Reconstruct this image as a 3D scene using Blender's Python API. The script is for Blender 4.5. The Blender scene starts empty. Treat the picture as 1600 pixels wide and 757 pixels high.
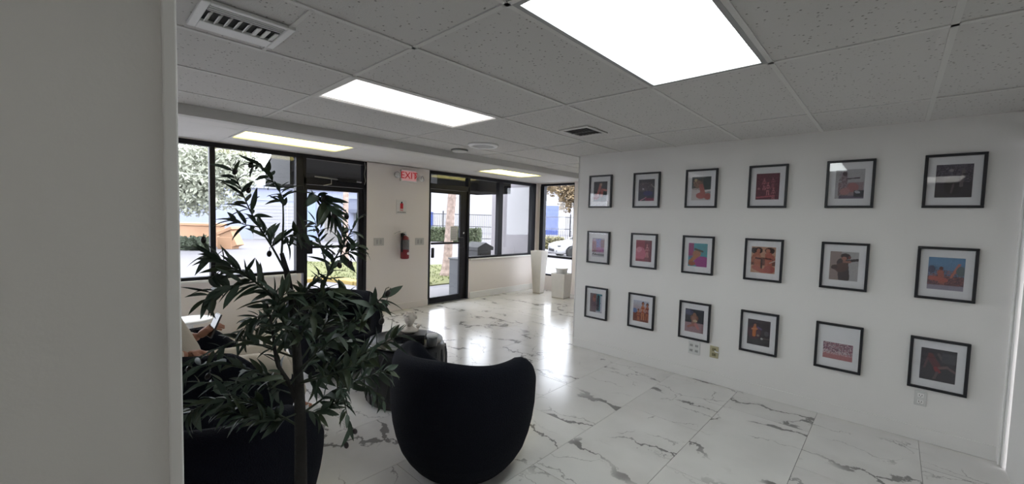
import bpy, bmesh, math, random
from mathutils import Vector, Matrix
random.seed(7)
S = bpy.context.scene
COL = S.collection
# ------------------------------------------------------------------ camera
CAMZ = 1.555
FPX, YAW, PITCH, ROLL = 639.9, math.radians(46.995), math.radians(-3.1516), math.radians(1.5786)
_f = Vector((math.sin(YAW)*math.cos(PITCH), math.cos(YAW)*math.cos(PITCH), math.sin(PITCH)))
_r0 = Vector((math.cos(YAW), -math.sin(YAW), 0)); _u0 = _r0.cross(_f)
_r = _r0*math.cos(ROLL) + _u0*math.sin(ROLL); _u = -_r0*math.sin(ROLL) + _u0*math.cos(ROLL)
cam_d = bpy.data.cameras.new('camera'); cam = bpy.data.objects.new('camera', cam_d); COL.objects.link(cam)
cam_d.sensor_fit = 'HORIZONTAL'; cam_d.sensor_width = 36; cam_d.lens = FPX*36/1600; cam_d.clip_start = 0.05; cam_d.clip_end = 300
cam.matrix_world = Matrix(((_r.x, _u.x, -_f.x, 0), (_r.y, _u.y, -_f.y, 0), (_r.z, _u.z, -_f.z, CAMZ), (0, 0, 0, 1)))
S.camera = cam
# ------------------------------------------------------------------ light
W = bpy.data.worlds.new('sky'); S.world = W; W.use_nodes = True
wn = W.node_tree.nodes['Background']; wn.inputs[0].default_value = (0.90, 0.91, 1.0, 1); wn.inputs[1].default_value = 6.0
sun_d = bpy.data.lights.new('sun', 'SUN'); sun = bpy.data.objects.new('sun', sun_d); COL.objects.link(sun)
sun_d.energy = 2.6; sun_d.angle = math.radians(12); sun_d.color = (1, 0.95, 0.86)
sun.rotation_euler = (math.radians(32), 0, math.radians(20))     # high, from behind the building
PANEL = 7.8                                                       # strength of the ceiling light panels
V = S.view_settings
V.view_transform = 'Standard'; V.look = 'None'; V.gamma = 1; V.use_curve_mapping = False; V.exposure = 0.34

# ------------------------------------------------------------------ helpers
def ray(px, py):
    return _r*((px-800)/FPX) + _u*(-(py-378.5)/FPX) + _f
def at_depth(px, py, d):
    v = ray(px, py)*d; return Vector((v.x, v.y, v.z+CAMZ))
def at_z(px, py, z):
    v = ray(px, py); v = v*((z-CAMZ)/v.z); return Vector((v.x, v.y, z))
def at_y(px, py, Y):
    v = ray(px, py); v = v*(Y/v.y); return Vector((v.x, Y, v.z+CAMZ))

def lin(c):
    return tuple(((x/255)/12.92 if x/255 <= .04045 else ((x/255+.055)/1.055)**2.4) for x in c)
MATS = {}
TONE = 1.0
def mat(name, col, rough=0.6, metal=0, emit=0, spec=0.5, bump=None, var=None, coat=0):
    """col in linear rgb. bump=(scale,strength); var=(scale,amount)"""
    if name in MATS: return MATS[name]
    col = tuple(x*TONE for x in col)
    m = bpy.data.materials.new(name); m.use_nodes = True; nt = m.node_tree; b = nt.nodes['Principled BSDF']
    b.inputs['Base Color'].default_value = (*col, 1); b.inputs['Roughness'].default_value = rough
    b.inputs['Metallic'].default_value = metal; b.inputs['Specular IOR Level'].default_value = spec
    b.inputs['Coat Weight'].default_value = coat
    if emit:
        b.inputs['Emission Color'].default_value = (*col, 1); b.inputs['Emission Strength'].default_value = emit
    if bump or var: tc = nt.nodes.new('ShaderNodeTexCoord')
    if bump:
        n = nt.nodes.new('ShaderNodeTexNoise'); n.inputs['Scale'].default_value = bump[0]; n.inputs['Detail'].default_value = 4
        nt.links.new(tc.outputs['Object'], n.inputs['Vector'])
        bp = nt.nodes.new('ShaderNodeBump'); bp.inputs['Strength'].default_value = bump[1]; bp.inputs['Distance'].default_value = 0.01
        nt.links.new(n.outputs['Fac'], bp.inputs['Height']); nt.links.new(bp.outputs['Normal'], b.inputs['Normal'])
    if var:
        n2 = nt.nodes.new('ShaderNodeTexNoise'); n2.inputs['Scale'].default_value = var[0]; n2.inputs['Detail'].default_value = 5
        nt.links.new(tc.outputs['Object'], n2.inputs['Vector'])
        mx = nt.nodes.new('ShaderNodeMix'); mx.data_type = 'RGBA'
        a = var[1]
        mx.inputs['A'].default_value = (*[max(0, x*(1-a)) for x in col], 1); mx.inputs['B'].default_value = (*[min(1, x*(1+a)) for x in col], 1)
        nt.links.new(n2.outputs['Fac'], mx.inputs['Factor']); nt.links.new(mx.outputs['Result'], b.inputs['Base Color'])
    MATS[name] = m; return m
def glass_mat(name, tint=(.93, .95, .95), f0=1.45):
    m = bpy.data.materials.new(name); m.use_nodes = True; nt = m.node_tree; nt.nodes.clear()
    o = nt.nodes.new('ShaderNodeOutputMaterial'); t = nt.nodes.new('ShaderNodeBsdfTransparent'); g = nt.nodes.new('ShaderNodeBsdfGlossy')
    t.inputs[0].default_value = (*tint, 1); g.inputs['Roughness'].default_value = 0.02
    fr = nt.nodes.new('ShaderNodeFresnel'); ge = nt.nodes.new('ShaderNodeNewGeometry'); mr = nt.nodes.new('ShaderNodeMapRange')
    nt.links.new(ge.outputs['Backfacing'], mr.inputs[0]); mr.inputs[3].default_value = f0; mr.inputs[4].default_value = 1/f0; nt.links.new(mr.outputs[0], fr.inputs[0])
    mx = nt.nodes.new('ShaderNodeMixShader'); nt.links.new(fr.outputs[0], mx.inputs[0]); nt.links.new(t.outputs[0], mx.inputs[1]); nt.links.new(g.outputs[0], mx.inputs[2])
    nt.links.new(mx.outputs[0], o.inputs[0]); MATS[name] = m; return m

class MB:
    def __init__(s): s.v = []; s.f = []; s.sm = []
    def add(s, vs, fs, smooth=False):
        o = len(s.v); s.v += [tuple(x) for x in vs]; s.f += [tuple(i+o for i in f) for f in fs]; s.sm += [smooth]*len(fs); return s
    def box(s, lo, hi, M=None):
        x0, y0, z0 = lo; x1, y1, z1 = hi
        vs = [Vector(p) for p in ((x0, y0, z0), (x1, y0, z0), (x1, y1, z0), (x0, y1, z0), (x0, y0, z1), (x1, y0, z1), (x1, y1, z1), (x0, y1, z1))]
        if M: vs = [M @ p for p in vs]
        return s.add(vs, [(3, 2, 1, 0), (4, 5, 6, 7), (0, 1, 5, 4), (1, 2, 6, 5), (2, 3, 7, 6), (3, 0, 4, 7)])
    def bbox(s, lo, hi, b=.004, seg=2, M=None):
        bm = bmesh.new(); bmesh.ops.create_cube(bm, size=1)
        c = [(a+d)/2 for a, d in zip(lo, hi)]; z = [d-a for a, d in zip(lo, hi)]
        for v in bm.verts: v.co = Vector((c[0]+v.co.x*z[0], c[1]+v.co.y*z[1], c[2]+v.co.z*z[2]))
        bmesh.ops.bevel(bm, geom=bm.edges[:], offset=min(b, min(z)*.45), segments=seg, affect='EDGES', profile=.5)
        if M: bmesh.ops.transform(bm, matrix=M, verts=bm.verts)
        bm.verts.index_update()
        s.add([v.co[:] for v in bm.verts], [tuple(v.index for v in f.verts) for f in bm.faces]); bm.free(); return s
    def tube(s, pts, rad, seg=8, smooth=True, cap=True):
        pts = [Vector(p) for p in pts]; n = len(pts)
        if not hasattr(rad, '__len__'): rad = [rad]*n
        vs = []; fs = []; prev = None
        for i, p in enumerate(pts):
            t = (pts[min(i+1, n-1)]-pts[max(i-1, 0)]).normalized()
            a = prev if prev else (Vector((0, 0, 1)) if abs(t.z) < .9 else Vector((1, 0, 0)))
            a = (a - t*a.dot(t)).normalized(); prev = a; b = t.cross(a)
            for k in range(seg):
                q = 2*math.pi*k/seg; vs.append(p+(a*math.cos(q)+b*math.sin(q))*rad[i])
        for i in range(n-1):
            for k in range(seg):
                fs.append((i*seg+k, i*seg+(k+1) % seg, (i+1)*seg+(k+1) % seg, (i+1)*seg+k))
        if cap: fs += [tuple(reversed(range(seg))), tuple((n-1)*seg+k for k in range(seg))]
        return s.add(vs, fs, smooth)
    def lathe(s, prof, seg=24, c=(0, 0, 0), smooth=True, M=None, sx=1, sy=1, sq=None):
        vs = []; fs = []; n = len(prof)
        for r, z in prof:
            for k in range(seg):
                a = 2*math.pi*(k+.5*(sq is not None))/seg; vs.append(Vector((c[0]+r*sx*math.cos(a), c[1]+r*sy*math.sin(a), c[2]+z)))
        if M: vs = [M @ v for v in vs]
        for i in range(n-1):
            for k in range(seg): fs.append((i*seg+k, i*seg+(k+1) % seg, (i+1)*seg+(k+1) % seg, (i+1)*seg+k))
        fs += [tuple(reversed(range(seg))), tuple((n-1)*seg+k for k in range(seg))]
        return s.add(vs, fs, smooth)
    def ell(s, c, r, seg=12, rings=8, M=None):
        prof = [(max(1e-4, math.sin(math.pi*i/rings)), -math.cos(math.pi*i/rings)) for i in range(rings+1)]
        T = Matrix.Translation(c) @ (M or Matrix()) @ Matrix.Diagonal((*r, 1)) if True else None
        return s.lathe(prof, seg, M=T)
    def extr(s, poly, axis, lo, hi):
        """polygon of 2d points extruded along axis ('x','y','z')"""
        n = len(poly)
        def p3(p, h): return {'x': (h, p[0], p[1]), 'y': (p[0], h, p[1]), 'z': (p[0], p[1], h)}[axis]
        vs = [p3(p, lo) for p in poly]+[p3(p, hi) for p in poly]
        fs = [(i, (i+1) % n, n+(i+1) % n, n+i) for i in range(n)]+[tuple(reversed(range(n))), tuple(range(n, 2*n))]
        return s.add(vs, fs)
    def mesh(s, name):
        me = bpy.data.meshes.new(name); me.from_pydata(s.v, [], s.f)
        me.polygons.foreach_set('use_smooth', s.sm)
        bm = bmesh.new(); bm.from_mesh(me); bmesh.ops.recalc_face_normals(bm, faces=bm.faces[:]); bm.to_mesh(me); bm.free()
        me.update(); return me
def link(name, me, m, parent=None, loc=None, rot=None):
    o = bpy.data.objects.new(name, me); COL.objects.link(o)
    if m is not None and me is not None and len(me.materials) == 0: me.materials.append(m)
    if parent: o.parent = parent
    if loc is not None: o.location = loc
    if rot is not None: o.rotation_euler = rot
    return o
def part(name, mb, m, parent, loc=None, rot=None, label=None, kind=None):
    o = link(name, mb.mesh(name), m, parent, loc, rot)
    if label: o['label'] = label
    if kind: o['kind'] = kind
    return o
def tag(o, label, cat, group=None, kind=None):
    o['label'] = label; o['category'] = cat
    if group: o['group'] = group
    if kind: o['kind'] = kind
    return o
def thing(name, loc, label, cat, group=None, rz=0, kind=None):
    o = bpy.data.objects.new(name, None); COL.objects.link(o); o.location = loc; o.rotation_euler = (0, 0, rz); o.empty_display_size = .1
    return tag(o, label, cat, group, kind)
def struct(name, mb, m, label, cat):
    o = link(name, mb.mesh(name), m); return tag(o, label, cat, kind='structure')
def copy_tree(o, parent=None):
    c = o.copy(); COL.objects.link(c); c.parent = parent
    for ch in o.children: copy_tree(ch, c)
    return c
def text_mesh(body, size, ext, name='lettering'):
    c = bpy.data.curves.new('t', 'FONT'); c.body = body; c.size = size; c.extrude = ext; c.align_x = 'CENTER'; c.align_y = 'CENTER'
    o = bpy.data.objects.new('t', c); COL.objects.link(o); bpy.context.view_layer.update()
    me = bpy.data.meshes.new_from_object(o.evaluated_get(bpy.context.evaluated_depsgraph_get())); me.name = name
    bpy.data.objects.remove(o); bpy.data.curves.remove(c); return me

# ------------------------------------------------------------------ materials
m_wall = mat('wall_paint', (.74, .725, .70), .55, bump=(90, .05))
m_fwall = mat('front_wall_paint', (.78, .72, .68), .55, bump=(90, .05))
m_white = mat('white_gloss_paint', (.80, .79, .77), .35)
m_black = mat('black_aluminium', (.009, .009, .014), .5, spec=.25)
m_glass = glass_mat('window_glass')
m_pglass = glass_mat('picture_glass', (.97, .97, .97))
m_chrome = mat('chrome', (.7, .7, .7), .2, 1)
m_bar = mat('grid_bar_paint', (.66, .65, .63), .5)
m_plas = mat('white_plastic', (.72, .72, .70), .35)
m_navy = mat('black_boucle', (.0055, .0065, .0115), .95, spec=.15, bump=(160, .9))
m_blackg = mat('gloss_black', (.01, .01, .013), .15)

def marble():
    m = bpy.data.materials.new('marble_porcelain'); m.use_nodes = True; nt = m.node_tree; N = nt.nodes; L = nt.links
    b = N['Principled BSDF']; b.inputs['Roughness'].default_value = .17; b.inputs['Specular IOR Level'].default_value = .55
    tc = N.new('ShaderNodeTexCoord'); oi = N.new('ShaderNodeObjectInfo')
    mul = N.new('ShaderNodeVectorMath'); mul.operation = 'SCALE'; mul.inputs[0].default_value = (37, 61, 23); L.new(oi.outputs['Random'], mul.inputs['Scale'])
    ad = N.new('ShaderNodeVectorMath'); ad.operation = 'ADD'; L.new(tc.outputs['Object'], ad.inputs[0]); L.new(mul.outputs[0], ad.inputs[1])
    rot = N.new('ShaderNodeMapping'); rot.inputs['Rotation'].default_value = (0, 0, math.radians(38)); rot.inputs['Scale'].default_value = (1.0, .42, 1)
    L.new(ad.outputs[0], rot.inputs[0])
    def noise(scale, detail, vec, rough=.6):
        n = N.new('ShaderNodeTexNoise'); n.inputs['Scale'].default_value = scale; n.inputs['Detail'].default_value = detail; n.inputs['Roughness'].default_value = rough
        L.new(vec, n.inputs['Vector']); return n
    def math_(op, a, bb, clamp=False):
        n = N.new('ShaderNodeMath'); n.operation = op; n.use_clamp = clamp
        for i, x in enumerate((a, bb)):
            if x is None: continue
            if isinstance(x, (int, float)): n.inputs[i].default_value = x
            else: L.new(x, n.inputs[i])
        return n.outputs[0]
    def ramp(x, lo, hi, a=0., c=1.):
        n = N.new('ShaderNodeMapRange'); n.interpolation_type = 'SMOOTHSTEP'; L.new(x, n.inputs[0])
        n.inputs[1].default_value = lo; n.inputs[2].default_value = hi; n.inputs[3].default_value = a; n.inputs[4].default_value = c; return n.outputs[0]
    nd = noise(3.8, 8, ad.outputs[0]); sc = N.new('ShaderNodeVectorMath'); sc.operation = 'MULTIPLY_ADD'
    sb = N.new('ShaderNodeVectorMath'); sb.operation = 'SUBTRACT'; L.new(nd.outputs['Color'], sb.inputs[0]); sb.inputs[1].default_value = (.5, .5, .5)
    L.new(sb.outputs[0], sc.inputs[0]); sc.inputs[1].default_value = (.34, .34, .34); L.new(rot.outputs[0], sc.inputs[2])
    def vor(scale):
        v = N.new('ShaderNodeTexVoronoi'); v.voronoi_dimensions = '2D'; v.feature = 'DISTANCE_TO_EDGE'; v.inputs['Scale'].default_value = scale; L.new(sc.outputs[0], v.inputs['Vector']); return v.outputs['Distance']
    v1 = vor(1.25); v2 = vor(3.4)
    msk1 = ramp(noise(1.5, 2, ad.outputs[0]).outputs['Fac'], .38, .50)
    wid = ramp(noise(6, 3, ad.outputs[0]).outputs['Fac'], .42, .74, .009, .060)
    t1 = math_('DIVIDE', v1, wid); l1 = math_('MULTIPLY', ramp(t1, .55, 1.0, 1., 0.), msk1)
    msk2 = ramp(noise(2.6, 2, rot.outputs[0]).outputs['Fac'], .47, .57)
    l2 = math_('MULTIPLY', math_('MULTIPLY', ramp(v2, .0, .022, 1., 0.), msk2), .75)
    vein = math_('MAXIMUM', l1, l2, True)
    halo = math_('MULTIPLY', math_('MULTIPLY', ramp(v1, .0, .16, 1., 0.), msk1), .22)
    cloud = ramp(noise(1.6, 4, ad.outputs[0]).outputs['Fac'], .3, .8)
    c1 = N.new('ShaderNodeMix'); c1.data_type = 'RGBA'; c1.inputs['A'].default_value = (.74, .725, .70, 1); c1.inputs['B'].default_value = (.66, .645, .625, 1); L.new(cloud, c1.inputs['Factor'])
    c2 = N.new('ShaderNodeMix'); c2.data_type = 'RGBA'; L.new(c1.outputs['Result'], c2.inputs['A']); c2.inputs['B'].default_value = (.47, .45, .43, 1); L.new(halo, c2.inputs['Factor'])
    c3 = N.new('ShaderNodeMix'); c3.data_type = 'RGBA'; L.new(c2.outputs['Result'], c3.inputs['A']); c3.inputs['B'].default_value = (.20, .19, .185, 1); L.new(math_('MULTIPLY', vein, .92), c3.inputs['Factor'])
    L.new(c3.outputs['Result'], b.inputs['Base Color']); return m
m_marble = marble()
def acoustic():
    m = bpy.data.materials.new('acoustic_tile'); m.use_nodes = True; nt = m.node_tree; N = nt.nodes; L = nt.links; b = N['Principled BSDF']; b.inputs['Roughness'].default_value = .85
    tc = N.new('ShaderNodeTexCoord'); oi = N.new('ShaderNodeObjectInfo')
    mul = N.new('ShaderNodeVectorMath'); mul.operation = 'SCALE'; mul.inputs[0].default_value = (13, 17, 5); L.new(oi.outputs['Random'], mul.inputs['Scale'])
    ad = N.new('ShaderNodeVectorMath'); L.new(tc.outputs['Object'], ad.inputs[0]); L.new(mul.outputs[0], ad.inputs[1])
    v = N.new('ShaderNodeTexVoronoi'); v.inputs['Scale'].default_value = 42; v.inputs['Randomness'].default_value = 1; L.new(ad.outputs[0], v.inputs['Vector'])
    n = N.new('ShaderNodeTexNoise'); n.inputs['Scale'].default_value = 34; L.new(ad.outputs[0], n.inputs['Vector'])
    r1 = N.new('ShaderNodeMapRange'); L.new(v.outputs['Distance'], r1.inputs[0]); r1.inputs[1].default_value = .12; r1.inputs[2].default_value = .24; r1.inputs[3].default_value = 1; r1.inputs[4].default_value = 0
    r2 = N.new('ShaderNodeMapRange'); L.new(n.outputs['Fac'], r2.inputs[0]); r2.inputs[1].default_value = .42; r2.inputs[2].default_value = .52
    mm = N.new('ShaderNodeMath'); mm.operation = 'MULTIPLY'; L.new(r1.outputs[0], mm.inputs[0]); L.new(r2.outputs[0], mm.inputs[1])
    mx = N.new('ShaderNodeMix'); mx.data_type = 'RGBA'; mx.inputs['A'].default_value = (.62, .605, .59, 1); mx.inputs['B'].default_value = (.20, .19, .18, 1); L.new(mm.outputs[0], mx.inputs['Factor'])
    L.new(mx.outputs['Result'], b.inputs['Base Color'])
    n3 = N.new('ShaderNodeTexNoise'); n3.inputs['Scale'].default_value = 160; L.new(ad.outputs[0], n3.inputs['Vector'])
    bp = N.new('ShaderNodeBump'); bp.inputs['Strength'].default_value = .25; bp.inputs['Distance'].default_value = .004; L.new(n3.outputs['Fac'], bp.inputs['Height']); L.new(bp.outputs[0], b.inputs['Normal'])
    return m
m_acou = acoustic()

# ------------------------------------------------------------------ room dimensions
XW = 4.252           # picture wall
YF = 5.95            # front (window) wall
XS = 7.2             # side wall at the far right
XL = -1.8            # unseen left wall
YB = -2.8            # unseen back wall
ZC = 2.348; ZF = 2.385; YSTEP = 3.93
# floor -------------------------------------------------------------
fl = struct('floor', MB().box((XL, YB, -.12), (XS+.0, YF+.12, -.008)), mat('grout', (.42, .40, .38), .8), 'white marble-look porcelain floor with grey veins', 'floor')
TW, TH, GAP = 1.2170, .6035, .0028
full = MB().box((-TW/2+GAP/2, -TH/2+GAP/2, -.008), (TW/2-GAP/2, TH/2-GAP/2, 0)).mesh('floor_tile'); full.materials.append(m_marble)
k0 = math.floor((YB+.215)/TH)
for k in range(k0, 12):
    y0 = -.215+TH*k; y1 = y0+TH
    ya, yb = max(y0, YB), min(y1, YF)
    if yb-ya < .03: continue
    xo = 1.963 if k % 2 == 0 else 2.571
    xm = XW if y1 < 2.9 else XS
    n = math.floor((XL-xo)/TW)
    while True:
        x0 = xo+n*TW; x1 = x0+TW; n += 1
        if x0 > xm: break
        a, b_ = max(x0, XL), min(x1, xm)
        if b_-a < .03: continue
        if b_-a > TW-.001 and yb-ya > TH-.001: link('floor_tile', full, None, fl, ((x0+x1)/2, (y0+y1)/2, 0))
        else: part('floor_tile', MB().box((a-(x0+x1)/2+GAP/2, ya-(y0+y1)/2+GAP/2, -.008), (b_-(x0+x1)/2-GAP/2, yb-(y0+y1)/2-GAP/2, 0)), m_marble, fl, ((x0+x1)/2, (y0+y1)/2, 0))
# ceiling -----------------------------------------------------------
ce = struct('ceiling', MB().box((XL, YB, ZC+.10), (XS, YF+.12, ZC+.25)), m_wall, 'suspended ceiling of speckled grey acoustic panels in a grid', 'ceiling')
GX, GY, TX, TY = 1.113, 2.315, 1.2192, .6096
FIX = {(0, -3), (0, 0), (-2, -5)}
def tile_box(x0, y0, x1, y1, z, parent):
    cx, cy = (x0+x1)/2, (y0+y1)/2
    part('ceiling_tile', MB().box((x0-cx+.004, y0-cy+.004, 0), (x1-cx-.004, y1-cy-.004, .015)), m_acou, parent, (cx, cy, z+.004+random.uniform(0, .003)))
ceil_full = MB().box((-TX/2+.004, -TY/2+.004, 0), (TX/2-.004, TY/2-.004, .015)).mesh('ceiling_tile'); ceil_full.materials.append(m_acou)
for i in range(-3, 6):
    for j in range(-9, 3):
        if (i, j) in FIX: continue
        x0, y0 = GX+i*TX, GY+j*TY
        x1, y1 = min(x0+TX, XS), min(y0+TY, YSTEP+.01)
        x0, y0 = max(x0, XL), max(y0, YB)
        if x0 >= XW+.2 and y1 < 2.7: continue
        if x1-x0 < .05 or y1-y0 < .05: continue
        if (i, j) == (-1, -1):
            tile_box(x0, y0, .652, y1, ZC, ce); tile_box(.658, y0, x1, y1, ZC, ce); continue
        if x1-x0 > TX-.01 and y1-y0 > TY-.01: link('ceiling_tile', ceil_full, None, ce, ((x0+x1)/2, (y0+y1)/2, ZC+.004+random.uniform(0, .003)))
        else: tile_box(x0, y0, x1, y1, ZC, ce)
for i in range(-2, 6):
    x = GX+i*TX
    if x > XS: continue
    ya = YB if x < XW else 2.9
    part('grid_bar', MB().box((x-.0115, ya, ZC), (x+.0115, YSTEP, ZC+.006)), m_bar, ce)
for j in range(-8, 4):
    y = GY+j*TY
    if y > YSTEP: continue
    xm = XW if y < 2.88 else XS
    part('grid_bar', MB().box((XL, y-.0115, ZC), (xm, y+.0115, ZC+.0055)), m_bar, ce)
part('grid_bar', MB().box((.645, GY-TY, ZC), (.662, GY, ZC+.005)), m_bar, ce)
# thin soffit band and the slightly higher strip of ceiling along the windows
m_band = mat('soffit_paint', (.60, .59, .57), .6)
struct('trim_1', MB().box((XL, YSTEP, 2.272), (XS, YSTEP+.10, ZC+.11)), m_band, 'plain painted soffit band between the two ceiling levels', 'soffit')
cf = struct('ceiling_front', MB().box((XL, YSTEP+.10, ZF+.012), (XS, YF+.02, ZF+.06)), m_wall, 'pale smooth ceiling strip along the shop windows', 'ceiling')
FX = [(1.197, 4.90), (4.84, 4.85)]
xs = [XL, -.022, 1.197, 2.416, 3.62, 4.84, 6.06, XS]; ys = [YSTEP+.10, 4.29, 4.90, 5.51, YF]
m_sm = mat('smooth_ceiling_tile', (.70, .685, .67), .75)
for a in range(7):
    for b_ in range(4):
        if b_ == 2 and a in (2, 5): continue
        part('ceiling_tile', MB().box((xs[a]+.002, ys[b_]+.002, ZF), (xs[a+1]-.002, ys[b_+1]-.002, ZF+.012)), m_sm, cf)
# walls ---------------------------------------------------------------
wr = struct('wall_right', MB().box((XW, -.62, 0), (XW+.16, 2.872, ZC+.1)), m_wall, 'long off-white wall hung with three rows of framed prints', 'wall')
struct('baseboard_right', MB().bbox((XW-.012, -.59, 0), (XW, 2.872, .105), .004), m_wall, 'low white baseboard under the framed prints', 'baseboard')
part('corner_bead', MB().tube([(XW+.004, 2.870, 0), (XW+.004, 2.870, ZC)], .009, 8), m_white, wr)
struct('wall_return', MB().box((2.4, -.72, 0), (4.14, -.62, ZC+.1)).box((4.14, -.72, 2.13), (XW+.16, -.62, ZC+.1)), m_wall, 'short wall with a doorway at the end of the picture wall', 'wall')
tr = thing('trim_2', (4.20, -.62, 0), 'white door casing at the end of the picture wall', 'door casing', kind='structure')
part('casing_board', MB().bbox((-.045, -.01, 0), (.045, .018, 2.12), .006), m_white, tr)
part('casing_edge', MB().bbox((-.006, .018, 0), (.006, .03, 2.12), .004), m_white, tr)
struct('wall_back', MB().box((XL, YB-.1, 0), (2.5, YB, ZC+.1)), m_wall, 'plain white wall at the back of the room', 'wall')
struct('wall_inner', MB().box((2.4, YB, 0), (2.5, -.72, ZC+.1)), m_wall, 'plain white inner wall behind the doorway', 'wall')
struct('wall_left', MB().box((XL-.1, YB, 0), (XL, YF, ZC+.1)), m_wall, 'plain white left wall of the room', 'wall')
struct('wall_partition', MB().box((XW+.16, 2.712, 0), (XS, 2.872, ZC+.1)), m_wall, 'white partition wall behind the picture wall', 'wall')
# near wall end at the left edge
YN = .95
wn_ = struct('wall_near', MB().box((-1.8, YN, 0), (.1225, YN+.14, ZC+.08)), m_wall, 'grey shaded wall end close by with a vertical corner strip', 'wall')
part('corner_strip', MB().bbox((.1105, YN-.006, 0), (.1315, YN+.146, ZC), .003), m_white, wn_)
# front wall ------------------------------------------------------------
wf = struct('wall_front', MB().box((XL, YF, 0), (2.13, YF+.12, .735)).box((3.085, YF, 0), (4.235, YF+.12, ZF)).box((5.175, YF, 0), (XS, YF+.12, .775)).box((7.135, YF, .775), (XS, YF+.12, ZF)).box((XL, YF, 2.375), (XS, YF+.12, 2.7)), m_fwall, 'pale front wall around the shop windows and doors', 'wall')
struct('wall_side', MB().box((XS, 2.7, 0), (XS+.12, 4.96, 2.7)).box((XS, 4.96, 0), (XS+.12, 5.88, .325)).box((XS, 5.88, 0), (XS+.12, YF+.12, 2.7)).box((XS, 4.96, 2.365), (XS+.12, 5.88, 2.7)), m_fwall, 'white side wall around the narrow tall window', 'wall')
struct('baseboard_front', MB().bbox((5.20, YF-.014, 0), (XS, YF, .125), .005), m_white, 'white baseboard under the window by the planters', 'baseboard')
struct('baseboard_left', MB().bbox((XL, YF-.014, 0), (2.12, YF, .11), .005).bbox((3.085, YF-.014, 0), (4.235, YF, .11), .005), m_fwall, 'pale baseboard along the front wall by the extinguisher', 'baseboard')
# roof overhang so that daylight enters only through the openings
struct('roof', MB().box((XL-.4, YB-.4, 2.75), (XS+.4, YF+.35, 2.95)), mat('roof_grey', (.4, .4, .4), .8), 'flat roof slab above the shop front', 'roof')

# windows and doors -------------------------------------------------------
def pane(parent, lo, hi, name='pane', m=None): return part(name, MB().box(lo, hi), m or m_glass, parent)
def win(name, label): return thing(name, (0, 0, 0), label, 'window', kind='structure')
w1 = win('window_1', 'wide shop window with black frame beside the olive tree')
for n, lo, hi in (('frame_rail', (XL, YF+.01, 2.318), (2.07, YF+.09, 2.375)), ('frame_rail', (XL, YF+.01, .735), (2.07, YF+.09, .775)), ('mullion', (1.112, YF+.005, .775), (1.168, YF+.09, 2.318)),
                  ('mullion', (2.07, YF, .735), (2.165, YF+.10, 2.375)), ('mullion', (-.30, YF+.005, .775), (-.24, YF+.09, 2.318))):
    part(n, MB().bbox(lo, hi, .004), m_black, w1)
part('sill', MB().bbox((XL, YF-.03, .705), (2.07, YF+.01, .737), .006), m_white, w1)
for a, b_ in ((XL, -.30), (-.24, 1.112), (1.168, 2.07)): pane(w1, (a, YF+.045, .775), (b_, YF+.051, 2.318))
w2 = win('window_2', 'two-pane shop window with black frame beside the glass door')
for n, lo, hi in (('frame_rail', (5.175, YF+.01, 2.31), (7.135, YF+.09, 2.372)), ('frame_rail', (5.175, YF+.01, .775), (7.135, YF+.09, .815)), ('mullion', (5.96, YF, .815), (6.075, YF+.10, 2.31)), ('mullion', (7.01, YF, .78), (7.135, YF+.10, 2.372))):
    part(n, MB().bbox(lo, hi, .004), m_black, w2)
part('sill', MB().bbox((5.2, YF-.025, .75), (7.135, YF+.01, .777), .006), m_white, w2)
for a, b_ in ((5.175, 5.96), (6.075, 7.01)): pane(w2, (a, YF+.045, .815), (b_, YF+.051, 2.31))
w3 = win('window_3', 'narrow tall side window with a low black crossbar behind the white planters')
for n, lo, hi in (('frame_rail', (XS+.01, 4.96, 2.32), (XS+.09, 5.88, 2.365)), ('frame_rail', (XS+.01, 4.96, .325), (XS+.09, 5.88, .36)), ('mullion', (XS, 5.775, .36), (XS+.10, 5.88, 2.32)), ('crossbar', (XS+.0, 4.99, .735), (XS+.08, 5.775, .785)), ('mullion', (XS+.03, 4.96, .36), (XS+.1, 4.99, 2.32))):
    part(n, MB().bbox(lo, hi, .004), m_black, w3)
for a, b_ in ((.36, .735), (.785, 2.32)): pane(w3, (XS+.04, 4.99, a), (XS+.046, 5.775, b_))

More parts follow.
